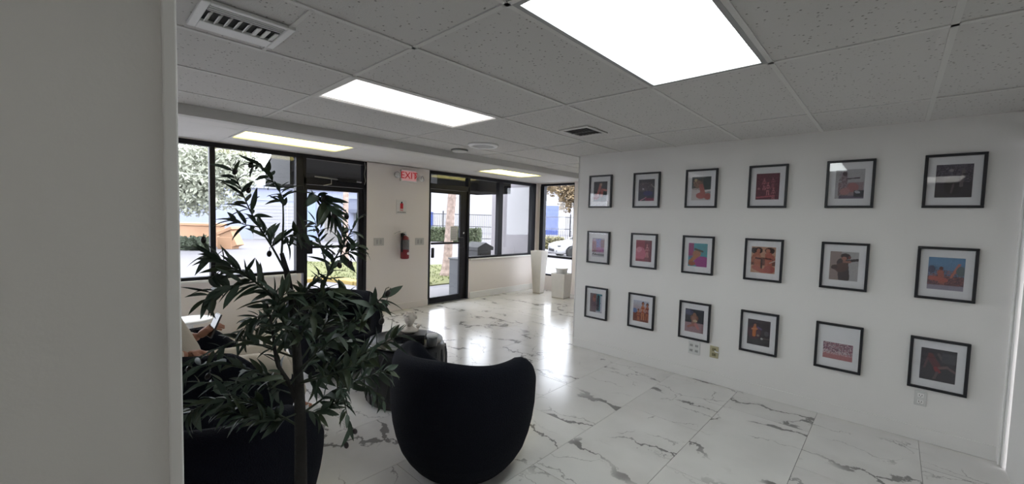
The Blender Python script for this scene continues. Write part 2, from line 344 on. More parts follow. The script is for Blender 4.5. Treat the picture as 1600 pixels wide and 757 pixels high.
def glass_door(name, x0, x1, label, stile_l, stile_r, hdr, top, hinge_r):
    d = thing(name, (0, 0, 0), label, 'door', kind='structure')
    part('head_rail', MB().bbox((x0, YF+.0, top-.055), (x1, YF+.10, top), .004), m_black, d)
    part('transom_bar', MB().bbox((x0, YF+.0, hdr), (x1, YF+.10, hdr+.09), .004), m_black, d)
    pane(d, (x0+.04, YF+.045, hdr+.09), (x1-.04, YF+.051, top-.055), 'transom_pane')
    part('jamb', MB().bbox((x0, YF, 0), (x0+.035, YF+.10, top-.055), .003), m_black, d)
    part('jamb', MB().bbox((x1-.05, YF, 0), (x1, YF+.10, top-.055), .003), m_black, d)
    part('stile', MB().bbox((x0+.038, YF+.02, .012), (x0+stile_l, YF+.07, hdr-.006), .004), m_black, d)
    part('stile', MB().bbox((x1-stile_r, YF+.02, .012), (x1-.053, YF+.07, hdr-.006), .004), m_black, d)
    part('bottom_rail', MB().bbox((x0+stile_l, YF+.02, .012), (x1-stile_r, YF+.07, .12), .004), m_black, d)
    part('top_rail', MB().bbox((x0+stile_l, YF+.02, hdr-.07), (x1-stile_r, YF+.07, hdr-.006), .004), m_black, d)
    pane(d, (x0+stile_l, YF+.04, .12), (x1-stile_r, YF+.046, hdr-.07))
    pb = part('push_bar', MB().bbox((x0+stile_l-.02, YF-.035, 1.075), (x1-stile_r+.02, YF-.008, 1.112), .008), m_black, d)
    xx = x1-stile_r+.0 if hinge_r else x0+stile_l
    part('latch_box', MB().bbox((xx-.045, YF-.045, 1.0), (xx+.05, YF+.02, 1.19), .01), m_black, pb)
    part('threshold', MB().bbox((x0, YF-.02, 0), (x1, YF+.12, .014), .004), mat('threshold_metal', (.25, .25, .25), .4, .6), d)
    return d
d1 = glass_door('door_1', 2.165, 3.085, 'black framed glass door behind the olive tree', .055, .125, 1.965, 2.375, False)
clo = part('door_closer', MB().bbox((2.62, YF-.05, 2.03), (2.90, YF+.0, 2.085), .008), m_blackg, d1, label='black hydraulic door closer')
part('closer_arm', MB().tube([(2.30, YF-.03, 2.075), (2.62, YF-.03, 2.06), (2.98, YF-.03, 2.05)], .009, 6), mat('dull_steel', (.3, .3, .3), .35, .9), clo)
part('closer_link', MB().tube([(2.53, YF-.03, 2.065), (2.53, YF-.03, 1.99), (2.42, YF-.03, 1.96)], .007, 6), MATS['dull_steel'], clo)
part('wire', MB().tube([(3.04, YF-.012, 2.36), (3.05, YF-.015, 2.28), (3.035, YF-.015, 2.18), (3.055, YF-.012, 2.08), (3.04, YF-.01, 2.02)], .004, 6), mat('grey_wire', (.4, .4, .4), .5), d1, label='loose thin grey wire')
d2 = glass_door('door_2', 4.235, 5.175, 'black framed glass entrance door beside the fire extinguisher', .06, .215, 2.06, 2.372, True)
part('pull_handle', MB().bbox((4.275, YF-.06, .84), (4.325, YF-.02, 1.02), .012), m_blackg, d2)
sg = part('notice', MB().box((4.745, YF+.034, 1.13), (4.915, YF+.0385, 1.40)), mat('notice_paper', (.62, .62, .64), .6), d2, label='white notice sheet fixed to the glass')
for i in range(6): part('text_line', MB().box((4.762, YF+.031, 1.365-i*.038), (4.895-.02*(i % 2), YF+.0338, 1.374-i*.038)), mat('faded_ink', (.30, .30, .33), .6), sg)
part('key_cylinder', MB().lathe([(.018, 0), (.018, .012), (.012, .014)], 14, M=Matrix.Translation((5.04, YF+.02, 1.27)) @ Matrix.Rotation(math.pi/2, 4, 'X')), m_chrome, d2)

# ------------------------------------------------------------------ ceiling lights
def panel_mat(name, col, strength):
    m = bpy.data.materials.new(name); m.use_nodes = True; nt = m.node_tree; b = nt.nodes['Principled BSDF']
    b.inputs['Base Color'].default_value = (.8, .8, .8, 1); b.inputs['Roughness'].default_value = .4
    tc = nt.nodes.new('ShaderNodeTexCoord'); sp = nt.nodes.new('ShaderNodeSeparateXYZ'); nt.links.new(tc.outputs['Object'], sp.inputs[0])
    w = nt.nodes.new('ShaderNodeMath'); w.operation = 'MULTIPLY'; w.inputs[1].default_value = 2*math.pi/.30; nt.links.new(sp.outputs[1], w.inputs[0])
    c = nt.nodes.new('ShaderNodeMath'); c.operation = 'COSINE'; nt.links.new(w.outputs[0], c.inputs[0])
    r = nt.nodes.new('ShaderNodeMapRange'); nt.links.new(c.outputs[0], r.inputs[0]); r.inputs[1].default_value = -1; r.inputs[2].default_value = 1
    r.inputs[3].default_value = strength*1.12; r.inputs[4].default_value = strength*.88       # two tubes behind the diffuser
    b.inputs['Emission Color'].default_value = (*col, 1); nt.links.new(r.outputs[0], b.inputs['Emission Strength']); return m
m_cool = panel_mat('cool_diffuser', (.93, 1, .99), PANEL); m_neu = panel_mat('neutral_diffuser', (1, .965, .955), 1.1); m_warm = panel_mat('warm_diffuser', (1, .88, .33), 1.8)
m_lrim = mat('light_frame', (.34, .34, .34), .45)
def troffer(x0, y0, z, m, label, rim):
    t = thing('ceiling_light', (x0+TX/2, y0+TY/2, z), label, 'ceiling light', 'recessed rectangular ceiling lights')
    a, b_ = TX/2-.012, TY/2-.012; w = .022
    for lo, hi in (((-a, -b_, 0), (a, -b_+w, .03)), ((-a, b_-w, 0), (a, b_, .03)), ((-a, -b_+w, 0), (-a+w, b_-w, .03)), ((a-w, -b_+w, 0), (a, b_-w, .03))):
        part('frame_bar', MB().box(lo, hi), rim, t)
    part('diffuser', MB().box((-a+w, -b_+w, .012), (a-w, b_-w, .02)), m, t)
    part('housing', MB().box((-a, -b_, .032), (a, b_, .08)), m_bar, t)
    return t
troffer(GX, GY-3*TY, ZC, m_cool, 'large recessed ceiling light with cool frosted panel, closest to the framed prints', m_lrim)
troffer(GX, GY, ZC, m_neu, 'recessed ceiling light with white panel between the slatted vent and soffit band', m_bar)
troffer(FX[0][0], FX[0][1], ZF, m_warm, 'warm yellow ceiling light above the left shop window and olive tree', m_bar)
troffer(FX[1][0], FX[1][1], ZF, m_warm, 'warm yellow ceiling light above the window beside the entrance door', m_bar)

troffer(GX-2*TX, GY-5*TY, ZC, panel_mat('fill_diffuser', (1, .98, .93), 2.2), 'added unseen fill light in the ceiling at the back of the room by the left wall', m_bar)  # out of view, added as dim fill to brighten the near wall
# vents, speaker, detector
m_dark = mat('vent_dark', (.02, .02, .02), .8)
v = thing('ceiling_vent', (.506, 2.075, ZC), 'white slatted ceiling vent with curved blades next to the near wall', 'vent', 'ceiling air vents')
for lo, hi in (((-.165, -.15, -.012), (-.135, .15, .003)), ((.135, -.15, -.012), (.165, .15, .003)), ((-.135, -.15, -.012), (.135, -.125, .003)), ((-.135, .06, -.012), (.135, .15, .003))):
    part('frame_bar', MB().bbox(lo, hi, .004), m_plas, v)
part('backing', MB().box((-.135, -.125, .000), (.135, .06, .003)), m_dark, v)
for i in range(3): part('slat', MB().box((-.132, -.108+i*.020, -.008), (.132, -.103+i*.020, -.002)), m_plas, v)
for i in range(8):
    part('blade', MB().box((-.003, -.04, -.003), (.015, .056, .0015), Matrix.Translation((-.120+i*.034, 0, -.007)) @ Matrix.Rotation(math.radians(-38 if i < 5 else -12), 4, 'Y')), m_plas, v)
v = thing('ceiling_vent', (3.09, 2.06, ZC), 'small square ceiling vent with dark grille above the first framed prints', 'vent', 'ceiling air vents')
for lo, hi in (((-.165, -.15, -.008), (-.13, .15, .003)), ((.13, -.15, -.008), (.165, .15, .003)), ((-.13, -.15, -.008), (.13, -.12, .003)), ((-.13, .12, -.008), (.13, .15, .003))):
    part('frame_bar', MB().bbox(lo, hi, .003), m_bar, v)
part('backing', MB().box((-.13, -.12, .0005), (.13, .12, .003)), m_dark, v)
for i in range(7): part('slat', MB().box((-.128, -.002, -.004), (.128, .010, -.001), Matrix.Translation((0, -.105+i*.034, 0)) @ Matrix.Rotation(math.radians(35), 4, 'X')), mat('vent_grey', (.12, .12, .12), .5), v)
part('centre_bar', MB().box((-.006, -.12, -.008), (.006, .12, -.003)), MATS['vent_grey'], v)
v = thing('ceiling_speaker', (3.045, 3.305, ZC), 'round white ceiling speaker grille near the soffit band', 'speaker')
part('rim', MB().lathe([(.118, .002), (.118, -.016), (.155, -.016), (.165, -.004), (.165, .002)], 36), mat('speaker_white', (.9, .9, .9), .4), v)
part('grille', MB().lathe([(.125, .001), (.125, -.007), (.06, -.010), (.001, -.011)], 36), mat('grille_grey', (.55, .55, .55), .6, bump=(260, .8)), v)
v = thing('smoke_detector', (3.105, 3.775, ZC), 'small round grey ceiling disc tucked against the soffit band', 'detector')
part('base', MB().lathe([(.10, .002), (.10, -.006), (.09, -.012)], 30), mat('disc_grey', (.25, .25, .25), .5), v)
part('cover', MB().lathe([(.088, -.012), (.084, -.020), (.03, -.024), (.001, -.024)], 30), m_plas, v)

# ------------------------------------------------------------------ things on the front wall
v = thing('exit_sign', (3.80, YF, 2.225), 'lit red EXIT sign with two emergency lamp heads', 'exit sign')
part('housing', MB().bbox((-.15, -.05, -.095), (.15, 0, .095), .01), m_plas, v)
part('face_plate', MB().bbox((-.135, -.056, -.082), (.135, -.05, .082), .004), mat('exit_face', (.82, .48, .48), .4, emit=.12), v)
me = text_mesh('EXIT', .155, .002); link('lettering', me, mat('exit_red', (.48, .008, .015), .4, emit=.25), v, (-.01, -.060, 0), (math.pi/2, 0, 0))['label'] = 'red letters EXIT'
me = text_mesh('\u203a', .13, .002); link('arrow', me, MATS['exit_red'], v, (.125, -.060, .01), (math.pi/2, 0, 0))
for s in (-1, 1):
    h = part('lamp_head', MB().lathe([(.025, 0), (.05, .02), (.055, .055), (.050, .06)], 16, M=Matrix.Translation((s*.215, -.03, -.01 if s < 0 else -.035)) @ Matrix.Rotation(math.radians(80), 4, 'X') @ Matrix.Rotation(s*.5, 4, 'Y')), m_plas, v)
    part('lens', MB().lathe([(.048, .0605), (.03, .066), (.001, .068)], 16, M=Matrix.Translation((s*.215, -.03, -.01 if s < 0 else -.035)) @ Matrix.Rotation(math.radians(80), 4, 'X') @ Matrix.Rotation(s*.5, 4, 'Y')), m_chrome, h)
    part('bracket', MB().tube([(s*.14, -.025, -.02), (s*.19, -.025, -.02)], .012, 8), m_plas, v)
v = thing('wall_sign', (3.69, YF, 1.71), 'white sign with a red extinguisher symbol above the fire extinguisher', 'sign')
part('plate', MB().bbox((-.095, -.006, -.115), (.095, 0, .115), .003), mat('sign_white', (.72, .69, .66), .5), v)
m_red = mat('sign_red', (.55, .02, .03), .5)
ic = part('symbol', MB().bbox((-.028, -.010, -.03), (.028, -.006, .06), .003), m_red, v, label='red extinguisher symbol')
part('symbol_neck', MB().box((-.012, -.010, .06), (.012, -.006, .085)), m_black, ic)
link('lettering', text_mesh('FIRE', .036, .001), m_red, v, (0, -.008, -.055), (math.pi/2, 0, 0))
link('lettering', text_mesh('EXTINGUISHER', .023, .001), m_black, v, (0, -.008, -.088), (math.pi/2, 0, 0))
v = thing('fire_extinguisher', (3.71, YF-.085, .86), 'red fire extinguisher with grey label and black hose on wall bracket', 'fire extinguisher')
m_exr = mat('extinguisher_red', (.20, .010, .018), .3, coat=.3)
part('cylinder', MB().lathe([(.055, 0), (.068, .008), (.07, .02), (.07, .32), (.06, .355), (.03, .375), (.022, .385)], 24), m_exr, v)
part('information_label', MB().lathe([(.0712, .155), (.0712, .315)], 24), mat('label_grey', (.13, .12, .13), .5, var=(60, .7)), v, label='grey printed label')
part('emblem', MB().lathe([(.014, 0), (.022, .001), (.022, .003), (.014, .004)], 18, M=Matrix.Translation((.02, -.069, .09)) @ Matrix.Rotation(math.radians(80), 4, 'X')), mat('emblem_white', (.7, .6, .6), .5), v, label='small white round emblem')
part('valve', MB().lathe([(.022, .38), (.026, .39), (.02, .42)], 14), m_chrome, v)
part('handle', MB().bbox((-.012, -.02, .425), (.095, .02, .437), .005, M=Matrix.Rotation(math.radians(-10), 4, 'Y')), m_chrome, v)
part('lever', MB().bbox((-.01, -.016, .448), (.10, .016, .458), .004, M=Matrix.Rotation(math.radians(-24), 4, 'Y')), m_chrome, v)
part('gauge', MB().lathe([(.016, 0), (.016, .012), (.012, .014)], 14, M=Matrix.Translation((0, -.022, .40)) @ Matrix.Rotation(math.pi/2, 4, 'X')), m_chrome, v)
part('hose', MB().tube([(-.015, -.02, .40), (-.05, -.035, .40), (-.078, -.045, .36), (-.086, -.045, .28), (-.084, -.045, .18), (-.08, -.045, .12)], [.011, .011, .011, .011, .012, .016], 8), m_black, v)
part('wall_bracket', MB().bbox((-.03, .060, .30), (.03, .085, .42), .004), m_black, v)
def switch(x, z, gangs, label):
    v = thing('light_switch', (x, YF, z), label, 'switch', 'wall switch plates on the front wall')
    w = .036*gangs+.016
    part('plate', MB().bbox((-w, -.007, -.06), (w, 0, .06), .004), mat('switch_plate', (.50, .48, .46), .4), v)
    for i in range(gangs): part('rocker', MB().bbox((-.016+(i-(gangs-1)/2)*.06, -.012, -.035), (.016+(i-(gangs-1)/2)*.06, -.007, .035), .003), mat('switch_grey', (.36, .35, .34), .4), v)
switch(3.29, 1.145, 2, 'grey double switch plate between the tree-side door and extinguisher')
switch(4.05, 1.135, 2, 'grey double switch plate between the extinguisher and entrance door')

# outlets on the picture wall
m_beige = mat('beige_plate', (.42, .38, .24), .45)
def plate(y0, y1, z0, z1, m, label, cat='outlet', name='wall_outlet'):
    v = thing(name, (XW, (y0+y1)/2, (z0+z1)/2), label, cat)
    part('plate', MB().bbox((-.007, -(y1-y0)/2, -(z1-z0)/2), (0, (y1-y0)/2, (z1-z0)/2), .003), m, v); return v
v = plate(-.241, -.176, .262, .372, mat('plate_grey', (.60, .60, .58), .4), 'white duplex outlet under the lowest print nearest the doorway')
for s in (-1, 1):
    r = part('receptacle', MB().bbox((-.010, -.017, -.014+s*.024), (-.006, .017, .014+s*.024), .004), m_white, v)
    for q in (-.007, .007): part('slot', MB().box((-.0115, q-.0015, -.005+s*.024), (-.0095, q+.0015, .006+s*.024)), m_dark, r)
    part('ground_hole', MB().box((-.0115, -.002, -.011+s*.024), (-.0095, .002, -.007+s*.024)), m_dark, r)
v = plate(1.356, 1.468, .246, .373, mat('plate_grey', (.60, .60, .58), .4), 'white double-gang outlet plate under the kneeling figure print')
for q in (-.026, .026):
    for s in (-1, 1):
        r = part('receptacle', MB().bbox((-.010, q-.016, -.013+s*.026), (-.006, q+.016, .013+s*.026), .003), mat('receptacle_grey', (.40, .40, .39), .4), v)
        for e in (-.006, .006): part('slot', MB().box((-.0115, q+e-.0015, -.005+s*.026), (-.0095, q+e+.0015, .006+s*.026)), m_dark, r)
v = plate(1.183, 1.262, .257, .373, m_beige, 'small beige outlet plate with a white plug stub')
for s in (-1, 1):
    r = part('receptacle', MB().bbox((-.011, -.018, -.015+s*.025), (-.006, .018, .015+s*.025), .004), mat('beige_dark', (.20, .18, .10), .45), v)
    part('slot', MB().box((-.013, -.009, -.004+s*.025), (-.0105, -.006, .007+s*.025)), m_dark, r)
part('plug_stub', MB().tube([(-.012, -.01, .015), (-.03, -.022, .013), (-.035, -.05, .010)], .006, 8), m_plas, v)

# ------------------------------------------------------------------ framed prints
import array
def paint(shapes, nx, ny):
    """flat picture as rgb values on an nx*ny grid; u right, v up, 0..1; colours are sRGB as seen in the photo"""
    rnd = random.Random(len(shapes)*31+nx); out = []
    K = 1.35
    for j in range(ny):
        for i in range(nx):
            u, v_ = i/(nx-1), j/(ny-1); c = (60, 60, 60)
            for s in shapes:
                k = s[0]
                if k == 'bg': c = s[1]
                elif k == 'gr':
                    t = v_; c = tuple(a*(1-t)+b*t for a, b in zip(s[1], s[2]))
                elif k == 'rc':
                    if s[1] <= u <= s[3] and s[2] <= v_ <= s[4]: c = s[5]
                elif k == 'el':
                    a = s[5]; dx, dy = u-s[1], (v_-s[2])*1.27
                    x = dx*math.cos(a)+dy*math.sin(a); y = -dx*math.sin(a)+dy*math.cos(a)
                    if (x/s[3])**2+(y/s[4])**2 < 1: c = s[6]
                elif k == 'st':
                    x0, y0, x1, y1 = s[1:5]; dx, dy = x1-x0, (y1-y0)*1.27; px, py = u-x0, (v_-y0)*1.27
                    t = max(0, min(1, (px*dx+py*dy)/(dx*dx+dy*dy+1e-9)))
                    if (px-t*dx)**2+(py-t*dy)**2 < s[5]**2: c = s[6]
                elif k == 'sp':          # speckle in a region
                    if s[1] <= u <= s[3] and s[2] <= v_ <= s[4] and rnd.random() < s[6]: c = s[5][rnd.randrange(len(s[5]))]
            n = rnd.uniform(.88, 1.12)
            out += [min(.9, x*K*n) for x in lin([max(0, min(255, q)) for q in c])]+[1.0]
    return out
m_print = bpy.data.materials.new('printed_photo'); m_print.use_nodes = True
_a = m_print.node_tree.nodes.new('ShaderNodeVertexColor'); _a.layer_name = 'print'
m_print.node_tree.links.new(_a.outputs[0], m_print.node_tree.nodes['Principled BSDF'].inputs['Base Color']); m_print.node_tree.nodes['Principled BSDF'].inputs['Roughness'].default_value = .5
m_frame = mat('black_frame', (.010, .010, .014), .4); m_mat = mat('mat_board', (.80, .80, .82), .8)
FW, FH = .302, .381
bar_h = MB().bbox((-.026, -FW/2, -.009), (0, FW/2, .009), .002, 1).mesh('frame_bar'); bar_h.materials.append(m_frame)
bar_v = MB().bbox((-.026, -.009, -FH/2+.018), (0, .009, FH/2-.018), .002, 1).mesh('frame_bar'); bar_v.materials.append(m_frame)
mat_me = MB().box((-.010, -FW/2+.018, -FH/2+.018), (-.004, FW/2-.018, FH/2-.018)).mesh('mat_board'); mat_me.materials.append(m_mat)
gl_me = MB().box((-.0195, -FW/2+.018, -FH/2+.018), (-.018, FW/2-.018, FH/2-.018)).mesh('glass_pane'); gl_me.materials.append(m_pglass)
def framed(y, z, label, shapes, pw=.180, ph=.232, dz=0):
    t = thing('framed_print', (XW, y, z), label, 'picture', 'framed prints on the picture wall')
    for s in (-1, 1):
        link('frame_bar', bar_h, None, t, (0, 0, s*(FH/2-.009))); link('frame_bar', bar_v, None, t, (0, s*(FW/2-.009), 0))
    link('mat_board', mat_me, None, t)
    nx, ny = 52, int(52*ph/pw)
    # seen from the room, right is -y
    vs = [(-.0115, pw/2-pw*i/(nx-1), -ph/2+ph*j/(ny-1)+dz) for j in range(ny) for i in range(nx)]
    fs = [(j*nx+i, (j+1)*nx+i, (j+1)*nx+i+1, j*nx+i+1) for j in range(ny-1) for i in range(nx-1)]
    me = bpy.data.meshes.new('print'); me.from_pydata(vs, [], fs)
    ca = me.color_attributes.new('print', 'FLOAT_COLOR', 'POINT'); ca.data.foreach_set('color', paint(shapes, nx, ny))
    me.materials.append(m_print); link('print', me, None, t)
    link('glass_pane', gl_me, None, t); return t
SK = (150, 95, 80); SK2 = (120, 72, 58); DK = (28, 24, 28)
def fig(x, y, s, skin, hair, cloth, lean=0):
    """a small standing or sitting figure as a few brush marks"""
    return [('st', x+lean*.5, y+.02*s, x+lean, y-.30*s, .055*s, skin), ('st', x-.05*s, y-.30*s, x-.07*s, y-.62*s, .04*s, skin), ('st', x+.05*s, y-.30*s, x+.08*s, y-.62*s, .04*s, skin),
            ('st', x-.07*s, y-.02*s, x-.15*s, y-.25*s, .025*s, skin), ('st', x+.07*s, y-.02*s, x+.16*s, y-.22*s, .025*s, skin),
            ('st', x-.06*s, y-.09*s, x+.06*s, y-.09*s, .04*s, cloth), ('st', x-.05*s, y-.27*s, x+.05*s, y-.29*s, .045*s, cloth),
            ('el', x, y+.14*s, .085*s, .10*s, 0, hair), ('el', x, y+.12*s, .05*s, .065*s, 0, skin)]
YC = [2.557-.5678*i for i in range(6)]; ZR = [1.912, 1.252, .586]
P = {}
P[0, 0] = ('framed print of a reclining figure in red on a dark ground', [('bg', (38, 38, 44)), ('el', .2, .25, .25, .2, .5, (110, 40, 45)), ('st', .52, .85, .30, .30, .09, (150, 85, 82)), ('st', .62, .6, .95, .55, .06, (160, 95, 90)), ('st', .62, .55, .6, .3, .10, (140, 72, 70)), ('st', .3, .3, .2, .12, .06, (130, 55, 58)), ('el', .55, .85, .07, .09, 0, (150, 125, 110)), ('el', .7, .12, .3, .12, 0, (55, 62, 62))])
P[1, 0] = ('framed print of a blurred group with blue lower half and pink corner', [('gr', (48, 55, 72), (45, 42, 50)), ('sp', .05, .45, .9, .85, ((110, 95, 105), (60, 55, 65), (130, 110, 115)), .4), ('el', .6, .35, .3, .15, 0, (50, 52, 95)), ('el', .3, .55, .06, .06, 0, (170, 165, 175)), ('st', .15, .02, .5, .16, .03, (165, 120, 135)), ('rc', .45, 0, 1, .13, (115, 45, 75)), ('st', .8, .75, .98, .62, .03, (130, 125, 125))])
P[2, 0] = ('framed print of two entwined figures on a pale towel with dark green behind', [('gr', (165, 160, 160), (60, 72, 74)), ('rc', 0, .45, 1, 1, (56, 68, 70)), ('rc', 0, 0, .45, .5, (172, 166, 165)), ('st', .55, .38, 1, .42, .05, (185, 180, 180)), ('el', .35, .68, .28, .2, -.6, (120, 95, 82)), ('sp', .05, .45, .6, .9, (DK, (150, 120, 100), (110, 62, 55)), .35), ('el', .5, .2, .26, .17, 0, (150, 84, 80)), ('el', .85, .16, .18, .17, 0, (140, 76, 72)), ('st', .5, .6, .62, .25, .12, (146, 84, 78)), ('el', .2, .86, .08, .08, 0, (165, 145, 115))])
P[3, 0] = ('framed deep red print of five seated dancers', [('bg', (88, 36, 50)), ('sp', 0, 0, 1, 1, ((70, 28, 42), (105, 42, 58), (60, 30, 40)), .4)]+fig(.35, .72, .55, (150, 88, 98), (95, 45, 55), (90, 35, 48))+fig(.72, .76, .5, (130, 70, 82), (70, 30, 42), (80, 30, 42))+fig(.52, .55, .6, (158, 95, 104), (120, 60, 66), (84, 30, 44))+fig(.76, .35, .55, (150, 88, 98), (130, 70, 72), (88, 35, 48))+[('st', .05, .08, .8, .14, .035, (150, 72, 84)), ('el', .12, .42, .06, .05, 0, (140, 90, 98))])
P[4, 0] = ('framed print of a pale figure reaching out on a beach, light reflected in its glass', [('bg', (150, 148, 152)), ('rc', .15, 0, 1, .12, (92, 84, 104)), ('rc', .1, .1, .98, .55, (128, 112, 116)), ('el', .6, .38, .22, .2, 0, (142, 96, 98)), ('st', .3, .78, .33, .5, .10, (120, 105, 112)), ('sp', .12, .1, .45, .95, ((60, 52, 62), (160, 150, 158), (105, 85, 92)), .35), ('st', .4, .68, .82, .70, .025, (62, 50, 58)), ('el', .35, .25, .18, .15, .3, (150, 112, 112)), ('rc', .65, .05, 1, .28, (50, 52, 60)), ('el', .78, .22, .1, .06, -.4, (150, 150, 160)), ('el', .32, .86, .09, .1, 0, (70, 55, 60))])
P[5, 0] = ('framed dark grey print of figures under trees', [('gr', (42, 38, 46), (58, 54, 66)), ('sp', 0, .45, 1, 1, ((82, 78, 96), (45, 40, 52), (105, 98, 110), (66, 60, 74)), .5), ('el', .5, .35, .25, .35, 0, (34, 30, 36)), ('st', .5, .4, .45, .15, .03, (80, 70, 76)), ('st', .75, .8, .7, .35, .05, (92, 84, 90)), ('el', .42, .82, .06, .06, 0, (120, 112, 118)), ('el', .8, .7, .08, .03, 0, (38, 34, 40))])
P[0, 1] = ('framed colourful print of a crowd with dark script along the bottom', [('bg', (165, 163, 170)), ('rc', .28, .4, .75, .95, (120, 140, 200)), ('rc', 0, .25, .35, .82, (140, 95, 90)), ('rc', .35, .25, .95, .5, (160, 95, 140)), ('rc', .7, .5, 1, .9, (110, 85, 80)), ('sp', 0, .25, 1, .95, ((90, 60, 80), (190, 130, 130), (60, 70, 120), (150, 110, 160), (70, 50, 50)), .45), ('st', .05, .12, .15, .18, .03, DK), ('st', .18, .10, .3, .16, .025, DK), ('st', .3, .12, .5, .12, .03, DK), ('rc', .5, .06, 1, .17, (92, 95, 100))], .165, .225)
P[1, 1] = ('framed crimson print of a big pink ball and a standing figure', [('bg', (128, 44, 62)), ('rc', .55, 0, 1, 1, (98, 38, 54)), ('el', .28, .36, .36, .42, 0, (165, 82, 104)), ('el', .2, .55, .18, .16, .3, (180, 110, 126)), ('rc', 0, 0, .6, .12, (118, 34, 54))]+fig(.72, .68, .75, (170, 110, 115), (140, 60, 70), (120, 40, 58)))
P[2, 1] = ('framed magenta and turquoise print of a crouching figure', [('bg', (60, 130, 145)), ('rc', 0, .45, .28, 1, (130, 56, 100)), ('sp', .3, .5, 1, .95, ((50, 110, 140), (70, 150, 140), (85, 125, 110)), .5), ('el', .75, .2, .42, .32, 0, (135, 45, 115)), ('rc', .45, 0, 1, .3, (125, 40, 108)), ('el', .45, .55, .22, .2, .3, (140, 95, 72)), ('st', .12, .2, .42, .45, .10, (150, 95, 62)), ('el', .2, .12, .2, .12, 0, (128, 72, 52)), ('st', .35, .75, .75, .66, .05, (62, 60, 52)), ('el', .12, .4, .1, .05, 0, (90, 90, 120))])
P[3, 1] = ('framed print of two tanned figures with dark curly hair side by side', [('bg', (165, 130, 110)), ('el', .1, .85, .12, .15, 0, (50, 42, 44)), ('rc', 0, .3, 1, .6, (100, 66, 58)), ('el', .3, .86, .17, .15, 0, (44, 28, 28)), ('el', .76, .86, .20, .15, 0, (52, 32, 30)), ('el', .29, .84, .08, .11, 0, (150, 96, 78)), ('el', .68, .85, .09, .11, 0, (155, 98, 80)), ('st', .25, .68, .28, .3, .14, (150, 92, 74)), ('st', .72, .68, .72, .3, .15, (152, 88, 74)), ('st', .1, .66, .05, .42, .05, (140, 84, 66)), ('st', .9, .66, .97, .5, .05, (140, 80, 66)), ('st', .15, .2, .55, .06, .11, (150, 84, 74)), ('el', .78, .15, .25, .18, 0, (142, 76, 70)), ('st', .45, .5, .45, .2, .04, (60, 42, 40)), ('st', .2, .56, .38, .54, .04, (70, 40, 40)), ('st', .62, .56, .82, .54, .04, (84, 44, 40)), ('st', .78, .4, 1, .5, .025, (170, 150, 140))], .19, .237)
P[4, 1] = ('framed print of a dark figure in a cap pointing sideways', [('bg', (150, 148, 150)), ('rc', 0, 0, .4, 1, (132, 118, 116)), ('st', .45, .62, .52, .1, .20, (66, 58, 62)), ('el', .42, .45, .25, .2, .5, (84, 64, 62)), ('st', .62, .68, .98, .74, .055, (40, 34, 38)), ('st', .5, .65, .7, .66, .05, (130, 92, 84)), ('el', .55, .84, .18, .13, -.2, (48, 40, 42)), ('el', .50, .76, .09, .09, 0, (140, 96, 86)), ('el', .17, .45, .12, .10, .4, (72, 58, 58)), ('el', .68, .80, .05, .07, 0, (100, 60, 60))])
P[5, 1] = ('framed print of bathers on a rock under blue sky', [('gr', (90, 105, 130), (82, 118, 150)), ('rc', 0, 0, 1, .15, (128, 124, 138)), ('rc', 0, .15, 1, .42, (86, 66, 74)), ('sp', 0, .15, 1, .62, ((130, 80, 76), (60, 52, 62), (150, 95, 86), (96, 72, 80)), .45), ('st', .35, .55, .4, .25, .09, (140, 84, 74)), ('st', .65, .4, .85, .8, .04, (160, 100, 90)), ('el', .1, .62, .1, .15, 0, (62, 66, 88)), ('el', .9, .6, .12, .2, 0, (84, 96, 100)), ('st', .1, .35, .5, .3, .08, (150, 84, 76)), ('el', .37, .66, .06, .07, 0, (96, 62, 58))])
P[0, 2] = ('framed print of a couple in grey and teal by a pale window', [('bg', (96, 84, 88)), ('rc', .55, 0, 1, 1, (60, 110, 120)), ('rc', .85, .05, 1, .9, (170, 170, 180)), ('st', .3, .75, .32, .2, .17, (92, 74, 82)), ('el', .34, .7, .12, .2, 0, (130, 85, 78)), ('el', .38, .85, .1, .12, 0, (110, 62, 52)), ('st', .68, .75, .66, .2, .10, (40, 46, 58)), ('el', .7, .86, .08, .1, 0, DK), ('rc', .5, .0, 1, .08, (150, 150, 160)), ('sp', .1, .1, .9, .6, ((60, 50, 60), (110, 100, 110)), .2)], .165, .225)
P[1, 2] = ('framed print of golden figures standing together before a pale sky', [('gr', (130, 90, 80), (165, 170, 185)), ('rc', 0, 0, 1, .45, (108, 64, 54)), ('el', .1, .5, .15, .14, 0, (90, 110, 150))]+fig(.35, .45, .7, (158, 98, 70), (60, 40, 40), (120, 60, 50))+fig(.62, .74, 1., (165, 105, 72), (75, 45, 40), (140, 70, 50))+fig(.9, .72, .95, (150, 90, 64), (50, 34, 36), (105, 50, 46)))
P[2, 2] = ('framed print of a kneeling figure on sand at night', [('bg', (52, 54, 62)), ('rc', 0, 0, 1, .42, (135, 112, 118)), ('el', .2, .85, .25, .15, 0, (70, 74, 96)), ('el', .5, .62, .22, .2, 0, (110, 80, 66)), ('st', .5, .65, .48, .35, .13, (128, 96, 84)), ('st', .5, .35, .18, .22, .06, (140, 92, 86)), ('st', .6, .35, .72, .2, .08, (165, 110, 110)), ('el', .5, .78, .09, .1, 0, (125, 95, 78)), ('el', .55, .5, .12, .07, 0, (165, 145, 120))])
